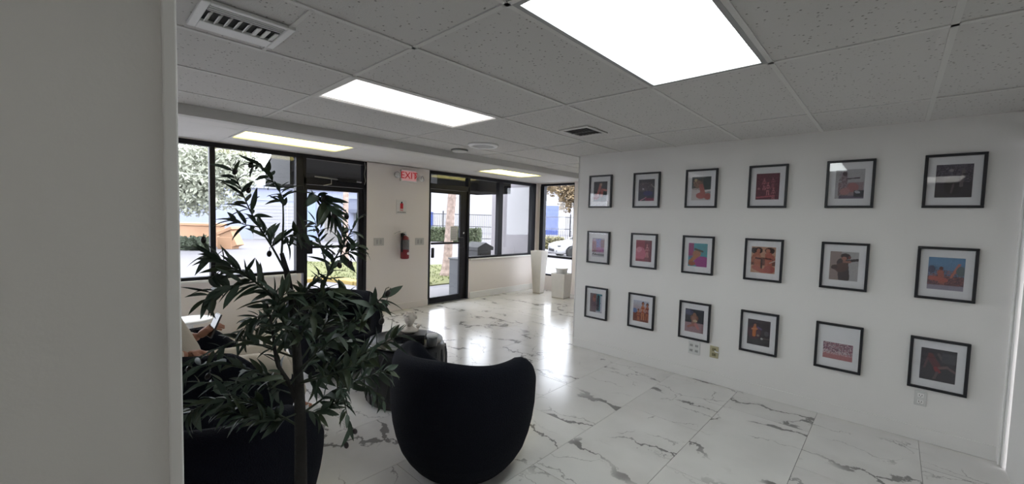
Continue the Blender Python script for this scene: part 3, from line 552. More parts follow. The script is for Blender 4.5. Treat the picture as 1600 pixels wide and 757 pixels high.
P[3, 2] = ('framed dark stage print with a dancer lit in orange', [('bg', (44, 36, 44)), ('rc', 0, 0, 1, .3, (40, 38, 44)), ('el', .3, .5, .3, .35, 0, (64, 40, 50)), ('st', .32, .68, .30, .38, .08, (165, 95, 48)), ('st', .2, .62, .42, .64, .04, (170, 110, 82)), ('el', .33, .78, .06, .07, 0, (150, 100, 75)), ('st', .45, .7, .6, .65, .04, (84, 72, 110)), ('el', .48, .38, .06, .06, 0, (120, 110, 100)), ('el', .65, .28, .06, .05, 0, (150, 150, 150)), ('el', .85, .5, .1, .12, 0, (74, 74, 80)), ('st', .7, .3, 1, .3, .02, (92, 84, 80))])
P[4, 2] = ('framed print of a crowded pink beach scene set low in a white mat', [('bg', (150, 98, 102)), ('rc', 0, .35, 1, 1, (140, 110, 118)), ('sp', 0, .35, 1, 1, ((80, 40, 62), (190, 180, 184), (150, 100, 112), (100, 60, 84), (60, 40, 56)), .75), ('sp', 0, .28, 1, .5, ((185, 178, 180), (170, 150, 152)), .4)], .190, .135, -.035)
P[5, 2] = ('framed dark print of a bending dancer in a red top', [('bg', (46, 44, 52)), ('sp', 0, 0, 1, 1, ((56, 54, 62), (38, 36, 44)), .4), ('st', .3, .72, .48, .45, .11, (84, 50, 56)), ('st', .45, .4, .52, .3, .07, (120, 52, 58)), ('st', .55, .42, .75, .48, .05, (104, 84, 86)), ('st', .75, .48, .98, .36, .04, (96, 80, 84)), ('st', .5, .28, .42, .08, .04, (84, 74, 78)), ('el', .28, .8, .08, .08, 0, (92, 50, 52)), ('st', .2, .68, .12, .38, .03, (84, 64, 68)), ('st', .5, .85, .6, .7, .04, (84, 78, 80)), ('rc', .6, .6, 1, .9, (62, 64, 70))])
for (i, j), a in P.items(): framed(YC[i], ZR[j], a[0], a[1], *a[2:])

# ------------------------------------------------------------------ barrel armchairs
def smooth(a, b, x):
    t = max(0, min(1, (x-a)/(b-a))); return t*t*(3-2*t)
def chair_meshes():
    Z = [(0, .25), (.02, .285), (.07, .335), (.15, .385), (.27, .425), (.40, .445), (.55, .45), (.70, .435), (.85, .425)]
    def R(z):
        for (z0, r0), (z1, r1) in zip(Z, Z[1:]):
            if z <= z1: return r0+(r1-r0)*(z-z0)/(z1-z0)
        return Z[-1][1]
    n = 72; vs = []; fs = []; T = .125
    for k in range(n):
        a = 2*math.pi*k/n; d = abs(((math.degrees(a)-180+180) % 360)-180)     # angle from the middle of the back
        H = .765-.03*smooth(0, 60, d)-.20*smooth(85, 128, d)-.125*smooth(118, 150, d)
        prof = [(R(z), z) for z in (0, .02, .05, .10, .16, .24, .32)]
        for q in (.35, .65, .85): z = .32+(H-.055-.32)*q; prof.append((R(z), z))
        ro = R(H-.055); ri = ro-T; c = (ro+ri)/2
        for q in range(0, 181, 30):
            t = math.radians(q); prof.append((c+T/2*math.cos(t), H-.055+.055*math.sin(t)))
        for q in (.3, .7, 1): prof.append((ri-.01*q, (H-.055)*(1-q)+.34*q))
        prof += [(.15, .345), (.003, .35)]
        m = len(prof)
        vs += [(r*math.cos(a)*1.02, r*math.sin(a), z) for r, z in prof]
    for k in range(n):
        for i in range(m-1):
            fs.append((k*m+i, ((k+1) % n)*m+i, ((k+1) % n)*m+i+1, k*m+i+1))
    fs.append(tuple(k*m for k in range(n)))
    body = MB().add(vs, fs, True).mesh('upholstered_shell'); body.materials.append(m_navy)
    cv = [(.001, .0), (.27, .0), (.305, .02), (.315, .05), (.305, .085), (.27, .105), (.15, .115), (.001, .118)]
    cush = MB().lathe(cv, 40).mesh('seat_cushion'); cush.materials.append(m_navy)
    foot = MB().lathe([(.20, 0), (.20, .012), (.19, .014)], 32).mesh('swivel_base'); foot.materials.append(m_blackg)
    return body, cush, foot
_cm = chair_meshes()
def armchair(x, y, facing, label):
    t = thing('armchair', (x, y, 0), label, 'armchair', 'black barrel armchairs', rz=facing)
    link('upholstered_shell', _cm[0], None, t, (0, 0, .012)); link('seat_cushion', _cm[1], None, t, (.05, 0, .352)); link('swivel_base', _cm[2], None, t, (0, 0, 0))
    return t
armchair(1.665, 1.93, math.radians(22), 'empty black boucle barrel armchair standing alone between table and framed prints')
armchair(.62, 3.12, math.radians(-2), 'black boucle barrel armchair with the person in cream seated in it')
armchair(.405, 2.165, math.radians(33), 'empty black boucle barrel armchair with its back to the olive tree trunk')
armchair(1.77, 4.03, math.radians(-85), 'black boucle barrel armchair half hidden by the olive tree, before the glass door')

# ------------------------------------------------------------------ coffee table and what stands on it
TCX, TCY, TZ = 1.94, 3.04, .50
t = thing('coffee_table', (TCX, TCY, 0), 'glossy black drum coffee table between the armchairs', 'table')
m_drum = mat('drum_black', (.014, .015, .018), .3)
part('drum', MB().lathe([(.30, 0), (.315, .01), (.34, .12), (.355, .25), (.355, .36), (.345, .43), (.325, .47), (.30, .488)], 48), m_drum, t)
part('table_top', MB().lathe([(.305, .486), (.318, .490), (.320, .496), (.312, .50), (.001, .50)], 48), m_drum, t)
for i in range(24):
    a = 2*math.pi*i/24
    part('rib', MB().tube([(.318*math.cos(a), .318*math.sin(a), .02), (.343*math.cos(a+.06), .343*math.sin(a+.06), .12), (.357*math.cos(a+.13), .357*math.sin(a+.13), .25), (.357*math.cos(a+.2), .357*math.sin(a+.2), .36), (.345*math.cos(a+.25), .345*math.sin(a+.25), .44)], .006, 6), m_drum, t)
def on_table(px, py): return at_z(px, py, TZ)
VD = math.atan2(_r.y, _r.x)                # direction of "right" in the room, used only to turn small things
p = on_table(641, 536)
bx = thing('storage_box', p, 'shallow black box holding up the white bust', 'box', rz=VD+.1)
part('body', MB().bbox((-.125, -.075, 0), (.125, .075, .062), .004), m_blackg, bx)
part('lid', MB().bbox((-.128, -.078, .062), (.128, .078, .085), .004), mat('black_lid', (.012, .012, .015), .35), bx)
part('ribbon', MB().box((-.06, -.0795, .0), (-.045, .0795, .0862)), m_black, bx)
# bust
m_plaster = mat('plaster', (.62, .56, .50), .7, bump=(70, .3))
bu = thing('bust', (p.x-.008, p.y, TZ+.0862), 'small white plaster bust of a head with curly hair', 'bust', rz=VD-math.pi/2)
part('shoulders', MB().lathe([(.030, 0), (.032, .006), (.048, .012), (.050, .02), (.034, .032), (.020, .04), (.018, .05)], 24, sx=.8, sy=1.15), m_plaster, bu)
part('head', MB().lathe([(.017, .044), (.018, .056), (.026, .064), (.033, .080), (.036, .098), (.033, .115), (.020, .127), (.002, .131)], 24, sx=1.08).ell((.036, 0, .086), (.008, .005, .010)).ell((.028, 0, .072), (.008, .009, .003)).ell((.030, .012, .093), (.004, .006, .003)).ell((.030, -.012, .093), (.004, .006, .003)), m_plaster, bu)
hb = MB(); rr = random.Random(3)
for i in range(46):
    th = rr.uniform(0, 2*math.pi); ph = rr.uniform(-.1, 1.5); d = Vector((math.cos(th)*math.cos(ph), math.sin(th)*math.cos(ph), math.sin(ph)))
    if d.x > .55 and d.z < .45: continue
    hb.ell((d.x*.037, d.y*.036, .098+d.z*.034), (.011, .011, .010), 8, 5)
part('curly_hair', hb, m_plaster, bu); bu.scale = (1.3, 1.3, 1.3)
q = on_table(653, 525)
kn = thing('figurine', q, 'tiny pale round-topped ornament behind the white bust', 'ornament')
part('stand', MB().lathe([(.014, 0), (.014, .006), (.006, .012), (.005, .06), (.010, .07)], 14), m_plaster, kn); part('ball', MB().ell((0, 0, .086), (.018, .018, .019)), m_plaster, kn)
q = on_table(630, 546)
bk = thing('book', q, 'flat grey coffee table book in front of the black box', 'book', rz=VD+.05)
part('cover', MB().bbox((-.13, -.045, 0), (.13, .045, .004), .001).bbox((-.13, -.045, .026), (.13, .045, .030), .001).box((-.13, -.045, .004), (-.126, .045, .026)), mat('book_grey', (.13, .14, .145), .45), bk)
part('pages', MB().box((-.126, -.042, .004), (.127, .042, .026)), mat('page_white', (.5, .5, .48), .8), bk)
q = on_table(668, 528)
tr_ = thing('tray', q, 'flat dark tray corner sticking out beside the black box', 'tray', rz=VD+.1)
part('plate', MB().bbox((-.06, -.05, 0), (.06, .05, .008), .002), m_black, tr_)
part('rim', MB().bbox((-.062, .046, .0), (.062, .052, .020), .002).bbox((.056, -.052, 0), (.062, .046, .020), .002), m_black, tr_)
q = on_table(675, 541)
cj = thing('candle_jar', q, 'dark ribbed glass candle jar with a white lid', 'candle')
part('jar', MB().lathe([(.035, 0), (.043, .006), (.044, .07), (.04, .078)], 24), mat('smoked_glass', (.06, .065, .07), .08, coat=.5), cj)
part('lid', MB().lathe([(.044, .078), (.046, .08), (.046, .094), (.042, .098), (.001, .098)], 24), mat('lid_white', (.55, .56, .57), .4), cj)
q = at_z(655, 546, TZ)
# round white side table near the front window
q = at_z(298, 499, .53)
st = thing('side_table', (q.x, q.y, 0), 'small round white side table behind the occupied armchair', 'table')
part('table_top', MB().lathe([(.165, .505), (.17, .51), (.17, .525), (.165, .53), (.001, .53)], 40), m_white, st)
part('stem', MB().lathe([(.02, .01), (.02, .506)], 16), m_white, st); part('foot', MB().lathe([(.13, 0), (.13, .008), (.02, .018)], 32), m_white, st)

# ------------------------------------------------------------------ white planters by the side window
def planter(name, x, y, w0, w1, h, label, rz):
    t = thing(name, (x, y, 0), label, 'planter', rz=rz)
    k = math.sqrt(2)
    part('pot', MB().lathe([(w0/2*k, 0), (w1/2*k, h), (w1/2*k-.028, h), (w1/2*k-.03, h-.10), (.001, h-.11)], 4, smooth=False, sq=1), mat('planter_white', (.72, .69, .64), .35, var=(14, .06)), t)
    part('foot_rim', MB().lathe([(w0/2*k+.004, 0), (w0/2*k+.006, .02)], 4, smooth=False, sq=1), mat('planter_scuff', (.50, .46, .40), .5, var=(40, .3)), t); return t
planter('tall_planter', 6.76, 5.50, .165, .27, .905, 'tall tapered white floor planter in the window corner', .15)
planter('short_planter', 6.72, 4.87, .265, .31, .50, 'short wide white floor planter with a white pot inside', .1)
t = thing('flower_pot', (6.72, 4.87, .40), 'round white pot standing in the short planter', 'pot')
part('pot', MB().lathe([(.09, 0), (.10, .02), (.115, .19), (.118, .20), (.105, .20), (.10, .17), (.001, .165)], 28), m_plas, t); part('rim', MB().lathe([(.117, .178), (.124, .182), (.124, .202), (.113, .204)], 28), m_white, t)

# ------------------------------------------------------------------ olive tree
TD = 1.42
m_leafs = []
for i, c in enumerate(((.022, .044, .028), (.032, .058, .036), (.050, .076, .052), (.038, .056, .026))):
    m = bpy.data.materials.new('olive_leaf_%d' % i); m.use_nodes = True; b_ = m.node_tree.nodes['Principled BSDF']
    b_.inputs['Base Color'].default_value = (*c, 1); b_.inputs['Roughness'].default_value = .55; m_leafs.append(m)
m_bark = mat('olive_bark', (.017, .016, .014), .85, bump=(40, .8)); m_twig = mat('olive_twig', (.028, .040, .022), .7); m_olive = mat('olive_fruit', (.016, .010, .010), .3)
TB = Vector((.511, 1.433, 0))
tree = thing('olive_tree', TB, 'tall artificial olive tree with dark green leaves and black olives', 'tree')
def tp(px, py, dd=0): return at_depth(px, py, TD+dd)-TB
pot = part('pot', MB().lathe([(.10, 0), (.12, .01), (.15, .20), (.155, .24), (.14, .24), (.135, .20), (.001, .195)], 28), mat('pot_black', (.015, .015, .016), .5), tree)
part('soil', MB().lathe([(.137, .196), (.10, .212), (.001, .215)], 20), mat('moss', (.05, .045, .03), .95, bump=(80, 1)), tree)
trunk_pts = [Vector((-.004, .002, .20)), Vector((0, 0, .45)), tp(470, 757), tp(470, 700), tp(469, 650), tp(467, 600), tp(463, 540), tp(456, 470), tp(448, 425), tp(440, 396)]
part('trunk', MB().tube(trunk_pts, [.026, .023, .021, .020, .019, .017, .015, .012, .010, .007], 10), m_bark, tree)
def leaf_mesh(L, w, curl, fold, seed):
    rr = random.Random(seed); n = 7; vs = []; fs = []
    for i in range(n):
        t_ = i/(n-1); hw = w*(math.sin(math.pi*min(1, t_**.8))**.85)*.5+.0004
        x = L*t_; z = -curl*L*t_*t_; y = math.sin(t_*2.5)*L*.05*(seed % 3-1)
        vs += [(x, y-hw, z+fold*hw), (x, y, z), (x, y+hw, z+fold*hw)]
    for i in range(n-1):
        a = i*3; fs += [(a, a+3, a+4, a+1), (a+1, a+4, a+5, a+2)]
    me = bpy.data.meshes.new('leaf'); me.from_pydata(vs, [], fs); me.polygons.foreach_set('use_smooth', [True]*len(fs)); return me
LV = []
for i in range(12):
    me = leaf_mesh(1, (.19, .25, .32, .23)[i % 4], (.05, .25, .45)[i % 3], .35, i); me.materials.append(m_leafs[i % 4]); LV.append(me)
olive_me = MB().ell((0, 0, -.010), (.0088, .0088, .0125), 12, 8).tube([(0, 0, 0), (0, 0, .012)], .0012, 5).mesh('olive'); olive_me.materials.append(m_olive)
BR = [ # pixel polyline with depth offsets, radius, leaves, leaf length, spread
 ([(468, 640, 0), (450, 592, -.02), (432, 574, -.03), (429, 540, -.04), (424, 500, -.05), (416, 470, -.05)], .009, 14, .075),
 ([(440, 396, 0), (443, 350, 0), (442, 305, .01), (428, 285, .02), (412, 266, .02), (400, 252, .02)], .0035, 26, .062),
 ([(442, 306, .01), (462, 298, 0), (490, 302, -.02), (510, 318, -.03), (522, 338, -.03)], .003, 22, .080),
 ([(446, 425, 0), (425, 385, .03), (402, 352, .05), (386, 320, .06), (374, 290, .06), (362, 262, .06)], .0035, 28, .078),
 ([(425, 385, .03), (440, 372, .02), (462, 368, 0), (480, 362, -.02)], .0025, 12, .065),
 ([(405, 355, .05), (385, 352, .07), (360, 345, .09)], .002, 9, .062),
 ([(458, 520, 0), (425, 460, -.03), (390, 434, -.05), (350, 412, -.05), (322, 394, -.04)], .005, 48, .076),
 ([(400, 440, -.05), (370, 446, -.07), (335, 452, -.08), (320, 470, -.08)], .003, 18, .075),
 ([(462, 540, 0), (498, 475, .02), (513, 425, .03), (530, 392, .02), (556, 350, .0)], .005, 30, .068),
 ([(513, 425, .03), (500, 380, .06), (492, 345, .08)], .003, 12, .062),
 ([(520, 405, .03), (545, 395, .0), (562, 382, -.02)], .0025, 12, .060),
 ([(466, 580, 0), (520, 530, -.06), (560, 500, -.10), (598, 464, -.14)], .004, 32, .070),
 ([(466, 600, 0), (530, 572, -.04), (585, 545, -.06), (622, 525, -.08)], .004, 38, .072),
 ([(468, 650, 0), (520, 612, .04), (570, 590, .08), (608, 578, .10)], .004, 36, .070),
 ([(520, 612, .04), (535, 606, .0), (540, 640, -.02), (548, 668, -.02)], .0025, 9, .060),
 ([(560, 594, .06), (585, 612, .08), (604, 632, .10)], .002, 9, .050),
 ([(470, 668, 0), (420, 640, -.08), (370, 622, -.12), (322, 628, -.14), (292, 648, -.15)], .004, 40, .072),
 ([(466, 610, 0), (420, 588, -.04), (370, 572, -.06), (320, 566, -.06), (290, 585, -.06)], .004, 20, .072),
 ([(464, 560, 0), (420, 545, .03), (380, 528, .05), (340, 545, .07), (302, 562, .08)], .004, 13, .070),
 ([(460, 500, 0), (415, 492, .04), (388, 500, .06), (378, 525, .07)], .003, 22, .068),
 ([(466, 570, 0), (500, 520, .06), (528, 478, .08), (545, 455, .08)], .004, 34, .072),
 ([(458, 510, 0), (478, 455, .08), (498, 432, .10)], .003, 22, .066),
 ([(466, 600, 0), (505, 590, -.10), (545, 575, -.14), (580, 560, -.16)], .004, 32, .068),
 ([(462, 540, 0), (440, 500, -.10), (430, 470, -.12), (452, 455, -.10)], .004, 34, .070),
 ([(462, 545, 0), (480, 500, -.12), (495, 470, -.14), (520, 452, -.15)], .004, 34, .070),
 ([(468, 645, 0), (430, 660, -.1), (395, 655, -.14), (350, 640, -.16)], .003, 26, .066),
 ([(468, 640, 0), (500, 648, .02), (515, 635, .04), (535, 625, .05)], .003, 22, .062),
 ([(464, 555, 0), (445, 535, .08), (425, 515, .10), (405, 510, .12)], .003, 26, .066),
 ([(466, 590, 0), (490, 560, .10), (520, 540, .14), (550, 530, .15)], .003, 28, .068),
 ([(466, 620, 0), (440, 610, .06), (400, 600, .08), (350, 596, .10), (310, 600, .10)], .003, 28, .066),
]
rr = random.Random(21); LEAVES = []
def along(pts, t_):
    L = [0]
    for a, b2 in zip(pts, pts[1:]): L.append(L[-1]+(b2-a).length)
    s = t_*L[-1]
    for i in range(len(pts)-1):
        if s <= L[i+1]+1e-9:
            q = (s-L[i])/max(1e-9, L[i+1]-L[i]); return pts[i].lerp(pts[i+1], q), (pts[i+1]-pts[i]).normalized()
    return pts[-1], (pts[-1]-pts[-2]).normalized()
def orient(d, roll):
    d = d.normalized(); up = Vector((0, 0, 1))
    if abs(d.z) > .95: up = Vector((1, 0, 0))
    y = up.cross(d).normalized(); z = d.cross(y)
    return Matrix((d, y, z)).transposed().to_4x4() @ Matrix.Rotation(roll, 4, 'X')
branches = []
for bi, (pl, r, n, ll) in enumerate(BR):
    pts = [tp(*q_) for q_ in pl]
    # rounded path
    fine = [along(pts, i/14)[0] for i in range(15)]
    for _ in range(2): fine = [fine[0]]+[(fine[i-1]+fine[i]*2+fine[i+1])/4 for i in range(1, 14)]+[fine[-1]]
    bo = part('branch', MB().tube(fine, [r*(1-.75*i/14)+.0004 for i in range(15)], 6), m_twig if r < .006 else m_bark, tree); branches.append(bo)
    n = int(n*1.5)
    for i in range(n):
        t_ = .22+.78*(i+rr.random()*.8)/n if bi not in (1, 2) else .45+.55*(i+rr.random()*.8)/n
        pos, tg = along(fine, min(1, t_))
        side = (1 if i % 2 else -1)
        out = tg.cross(Vector((rr.uniform(-1, 1), rr.uniform(-1, 1), rr.uniform(-1, 1)))).normalized()
        d = (tg*rr.uniform(.35, 1.0)+out*rr.uniform(.5, 1.0)*side+Vector((0, 0, rr.uniform(-.35, .2)))).normalized()
        LEAVES.append((bo, pos, d, ll*rr.uniform(.65, 1.25), rr.uniform(-1.0, 1.0), rr.randrange(12)))
rr.shuffle(LEAVES)
rest = MB(); rest_m = []
for i, (bo, pos, d, L_, roll, k) in enumerate(LEAVES):
    M = Matrix.Translation(pos) @ orient(d, roll) @ Matrix.Diagonal((L_, L_, L_, 1))
    if i < 300:
        o = bpy.data.objects.new('leaf', LV[k]); COL.objects.link(o); o.parent = bo; o.matrix_local = M
    else:
        rest.add([M @ v_.co for v_ in LV[k].vertices], [tuple(p_.vertices) for p_ in LV[k].polygons], True)
        rest_m += [k % 4]*len(LV[k].polygons)
me = bpy.data.meshes.new('leaves'); me.from_pydata(rest.v, [], rest.f); me.polygons.foreach_set('use_smooth', rest.sm)
for m in m_leafs: me.materials.append(m)
me.polygons.foreach_set('material_index', rest_m); o = link('leaves', me, None, tree); o['kind'] = 'stuff'
for px, py, dd in ((369, 265, .06), (393, 254, .02), (389, 294, .05), (318, 371, -.04), (421, 393, .03), (508, 306, -.03), (511, 322, -.03), (524, 333, -.03), (541, 334, 0), (542, 356, 0), (543, 380, -.01), (529, 411, .02), (548, 409, 0), (608, 455, -.14), (604, 471, -.14), (540, 692, -.02), (553, 672, -.02), (296, 573, -.06), (327, 584, -.05), (598, 498, -.1)):
    pt = tp(px, py, dd); bo = min(branches, key=lambda b2: min((Vector(v_.co)-pt).length for v_ in b2.data.vertices)); near = min((Vector(v_.co) for v_ in bo.data.vertices), key=lambda c: (c-pt).length)
    o = link('olive', olive_me, None, bo, pt, (rr.uniform(-.5, .5), rr.uniform(-.5, .5), 0)); o.scale = (.95, .95, .95)
    top = pt+Vector((0, 0, .012))
    if (near-top).length > .012: part('fruit_stem', MB().tube([near, near.lerp(top, .5)+Vector((0, 0, .01)), top], .0012, 5), m_twig, bo)

# ------------------------------------------------------------------ person seated in the armchair
m_skin = mat('skin', (.36, .17, .11), .55); m_cream = mat('cream_jersey', (.56, .50, .41), .9, bump=(220, .3), var=(9, .06)); m_hair = mat('dark_hair', (.012, .009, .008), .6); m_shoe = mat('white_trainer', (.66, .66, .65), .5)
PO = Vector((.45, 3.10, 0))
person = thing('person', PO, 'person in cream top and trousers sitting in the black armchair, holding a phone', 'person')
def skinned(name, verts, edges, m, root=0, sub=2, parent=person):
    """verts: (x,y,z,r) in the person's space"""
    me = bpy.data.meshes.new(name); me.from_pydata([v_[:3] for v_ in verts], edges, [])
    o = link(name, me, m, parent); md = o.modifiers.new('Skin', 'SKIN'); md.use_smooth_shade = True
    sv = me.skin_vertices[0].data
    for i, v_ in enumerate(verts):
        rr_ = v_[3]; sv[i].radius = (rr_, rr_) if not hasattr(rr_, '__len__') else rr_
    sv[root].use_root = True
    s_ = o.modifiers.new('Subdivision', 'SUBSURF'); s_.levels = sub; s_.render_levels = sub; return o
# joints: facing +x, right side (-y) towards the viewer
hands = {'r': Vector((.02, -.20, .745)), 'l': Vector((.105, -.035, .800))}
bodyv = [(0, 0, .565, .10), (-.06, 0, .70, .10), (-.14, 0, .90, .115), (-.18, 0, 1.02, .07), (-.19, 0, 1.08, .05), (-.175, 0, 1.15, .052),
         (0, -.10, .55, .08), (.50, -.095, .535, .058), (.46, -.07, .30, .052), (.42, -.05, .10, .035), (.52, -.05, .05, .03),
         (0, .10, .55, .08), (.52, .115, .545, .058), (.62, .11, .30, .052), (.70, .11, .10, .035), (.80, .11, .05, .03),
         (-.15, -.17, .98, .055), (-.17, -.24, .76, .04), (-.02, -.215, .735, .027),
         (-.15, .17, .98, .055), (-.13, .20, .76, .04), (.07, .0, .775, .027)]
bodye = [(0, 1), (1, 2), (2, 3), (3, 4), (4, 5), (0, 6), (6, 7), (7, 8), (8, 9), (9, 10), (0, 11), (11, 12), (12, 13), (13, 14), (14, 15), (2, 16), (16, 17), (17, 18), (2, 19), (19, 20), (20, 21)]
skinned('body', bodyv, bodye, m_skin)
hv = [(bodyv[i][0], bodyv[i][1], bodyv[i][2], r) for i, r in ((0, .135), (1, .135), (2, .145), (3, .09))]
hv += [(-.15, -.18, .97, .075), (-.17, -.245, .76, .062), (-.04, -.22, .735, .042), (-.15, .18, .97, .075), (-.13, .205, .76, .060), (.05, .01, .77, .042)]
skinned('sweatshirt', hv, [(0, 1), (1, 2), (2, 3), (2, 4), (4, 5), (5, 6), (2, 7), (7, 8), (8, 9)], m_cream)
tv = [(0, 0, .565, .125), (.08, -.10, .555, .105), (.30, -.10, .55, .092), (.50, -.095, .54, .082), (.50, -.075, .42, .078), (.44, -.06, .15, .075),
      (.08, .10, .555, .105), (.30, .11, .555, .092), (.52, .115, .55, .082), (.60, .112, .42, .078), (.69, .11, .15, .075)]
skinned('trousers', tv, [(0, 1), (1, 2), (2, 3), (3, 4), (4, 5), (0, 6), (6, 7), (7, 8), (8, 9), (9, 10)], m_cream)
# head, face and hair (mostly behind the wall end)
HC = Vector((-.165, 0, 1.245))
hd = MB().lathe([(.035, -.115), (.058, -.10), (.066, -.06), (.074, 0), (.072, .05), (.055, .09), (.025, .112), (.002, .117)], 28, c=HC, sx=1.18)
hd.ell(HC+Vector((.088, 0, -.02)), (.016, .012, .022)).ell(HC+Vector((.078, 0, -.065)), (.012, .024, .006)).ell(HC+Vector((.078, 0, -.076)), (.011, .020, .006))
for s in (-1, 1): hd.ell(HC+Vector((0, s*.078, -.012)), (.018, .010, .030)); 
h_ = part('head', hd, m_skin, person)
for s in (-1, 1):
    part('eye', MB().ell(HC+Vector((.075, s*.030, .005)), (.010, .013, .010)), mat('eye_white', (.7, .7, .7), .2), h_)
    part('iris', MB().ell(HC+Vector((.084, s*.030, .003)), (.0035, .006, .006)), m_hair, h_)
    part('eyebrow', MB().tube([HC+Vector((.082, s*.014, .026)), HC+Vector((.080, s*.030, .031)), HC+Vector((.072, s*.046, .026))], .004, 6), m_hair, h_)
hr = MB().ell(HC+Vector((-.022, 0, .035)), (.090, .084, .095), 24, 14).ell(HC+Vector((-.06, 0, -.03)), (.055, .078, .085), 20, 12)
part('hair', hr, m_hair, person)
# hands
def hand(w, fwd, up, s, curl):
    fwd = fwd.normalized(); side = up.cross(fwd).normalized()*s; up = side.cross(fwd).normalized()*s*-1 if False else up
    vs = [(*w, .022), (*(w+fwd*.045), .026), (*(w+fwd*.075), .024)]; es = [(0, 1), (1, 2)]
    for k, (o_, L_) in enumerate(((-.030, .060), (-.010, .072), (.010, .070), (.028, .056))):
        b0 = w+fwd*.08+side*o_; i = len(vs)
        vs += [(*b0, .0095), (*(b0+fwd*L_*.45-up*curl*.2*L_), .0088), (*(b0+fwd*L_*.75-up*curl*.6*L_), .008), (*(b0+fwd*L_*.85-up*curl*1.0*L_), .007)]
        es += [(2, i), (i, i+1), (i+1, i+2), (i+2, i+3)]
    b0 = w+fwd*.03-side*.036; i = len(vs)
    vs += [(*b0, .012), (*(b0+fwd*.030-side*.016-up*.01), .010), (*(b0+fwd*.058-side*.014-up*.025*curl), .008)]; es += [(1, i), (i, i+1), (i+1, i+2)]
    return vs, es
for w, fw, up, s, cu in ((Vector((-.03, -.217, .735)), Vector((.9, .25, -.05)), Vector((0, 0, 1)), 1, .7), (Vector((.06, .005, .772)), Vector((.55, -.25, .55)), Vector((-.6, -.2, .75)), -1, .9)):
    v_, e_ = hand(w, fw, up, s, cu); skinned('hand', v_, e_, m_skin, 1, 2)
def shoe(x, y):
    so = part('shoe', MB().lathe([(.040, .022), (.046, .03), (.045, .055), (.038, .085), (.034, .105)], 20, c=(x, y, 0)).ell((x+.10, y, .045), (.115, .044, .042), 20, 12), m_shoe, person)
    part('sole', MB().lathe([(1, 0), (1.03, .008), (1.02, .026), (.98, .028)], 28, M=Matrix.Translation((x+.075, y, .001)) @ Matrix.Diagonal((.145, .05, 1, 1))), mat('sole_white', (.72, .72, .70), .6), so)
    part('lace', MB().tube([(x+.05, y-.03, .085), (x+.06, y, .094), (x+.05, y+.03, .085)], .004, 6).tube([(x+.085, y-.032, .076), (x+.095, y, .087), (x+.085, y+.032, .076)], .004, 6), m_plas, so)
shoe(.42, -.05); shoe(.72, .11)
ph = thing('phone', PO+Vector((.135, -.035, .845)), 'phone in a dark patterned case held by the seated person', 'phone', rz=0)
M = Matrix.Rotation(math.radians(22), 4, 'Y') @ Matrix.Rotation(math.radians(10), 4, 'Z')
part('case', MB().bbox((-.005, -.037, -.075), (.005, .037, .075), .004, M=M), mat('case_dark', (.05, .05, .055), .3, var=(50, .9)), ph)
part('screen', MB().box((-.0058, -.033, -.070), (-.0052, .033, .070), M), m_blackg, ph)
part('camera_bump', MB().bbox((.005, .005, .03), (.0085, .03, .065), .002, M=M), m_chrome, ph)

# ------------------------------------------------------------------ outside
TONE = .41      # light balance put into the colours: outdoors darkened against the strong sky
def gz(x, y): return -.06-.39*smooth(9.5, 13, x)*(1-smooth(17, 22, y))
gm = MB(); nx, ny = 60, 50; X0, X1, Y0, Y1 = -40, 90, 6.07, 95
gxs = [X0+(X1-X0)*i/nx for i in range(nx+1)]; gys = [Y0+(Y1-Y0)*(j/ny)**1.6 for j in range(ny+1)]
vs = [(x, y, gz(x, y)) for y in gys for x in gxs]; fs = [(j*(nx+1)+i, j*(nx+1)+i+1, (j+1)*(nx+1)+i+1, (j+1)*(nx+1)+i) for j in range(ny) for i in range(nx)]
gm.add(vs, fs, True)
gm.add([(XS+.12, -20, -.45), (90, -20, -.45), (90, 6.07, -.45), (13, 6.07, -.45), (XS+.12, 6.07, -.06), (XS+.12, -20, -.06)], [(0, 1, 2, 3, 4, 5)])
struct('parking_lot', gm, mat('pale_asphalt', (.35, .335, .36), .85, var=(.6, .12)), 'pale asphalt parking lot outside the windows', 'ground')
struct('walkway', MB().box((-4, 6.07, -.30), (7.0, 7.55, -.045)), mat('concrete', (.46, .44, .45), .85, var=(2, .08)), 'concrete walkway along the shop front', 'walkway')
zl = -.045
lp = [at_z(a, b2, zl) for a, b2 in ((477, 437), (515, 437), (560, 440), (620, 444), (668, 447), (722, 441), (760, 436), (760, 416), (722, 413), (668, 414), (620, 412), (560, 410), (477, 409))]
struct('lawn', MB().extr([(q_.x, q_.y) for q_ in lp], 'z', -.25, zl+.01), mat('dry_grass', (.26, .27, .09), .95, bump=(30, .8), var=(3.5, .35)), 'patchy green and straw-coloured lawn strip round the palms', 'lawn')
def tuft_mat(): return mat('grass_blade', (.22, .26, .08), .9)
gb = MB(); rg = random.Random(5)
for i in range(2600):
    k = rg.randrange(len(lp)//2); 
    a, b2 = lp[rg.randrange(0, 6)], lp[rg.randrange(7, 13)]
    q_ = a.lerp(b2, rg.random()); w_ = .012; h = rg.uniform(.03, .08); an = rg.uniform(0, 3.14)
    gb.add([(q_.x-w_*math.cos(an), q_.y-w_*math.sin(an), zl), (q_.x+w_*math.cos(an), q_.y+w_*math.sin(an), zl), (q_.x+rg.uniform(-.03, .03), q_.y+rg.uniform(-.03, .03), zl+h)], [(0, 1, 2)])
o = part('grass_blades', gb, tuft_mat(), bpy.data.objects['lawn']); o['kind'] = 'stuff'
kb = [at_z(a, b2, zl) for a, b2 in ((470, 440), (520, 438), (560, 444), (600, 448))]
kerb = thing('kerb', (0, 0, 0), 'yellow painted kerb along the lawn outside the tree-side door', 'kerb')
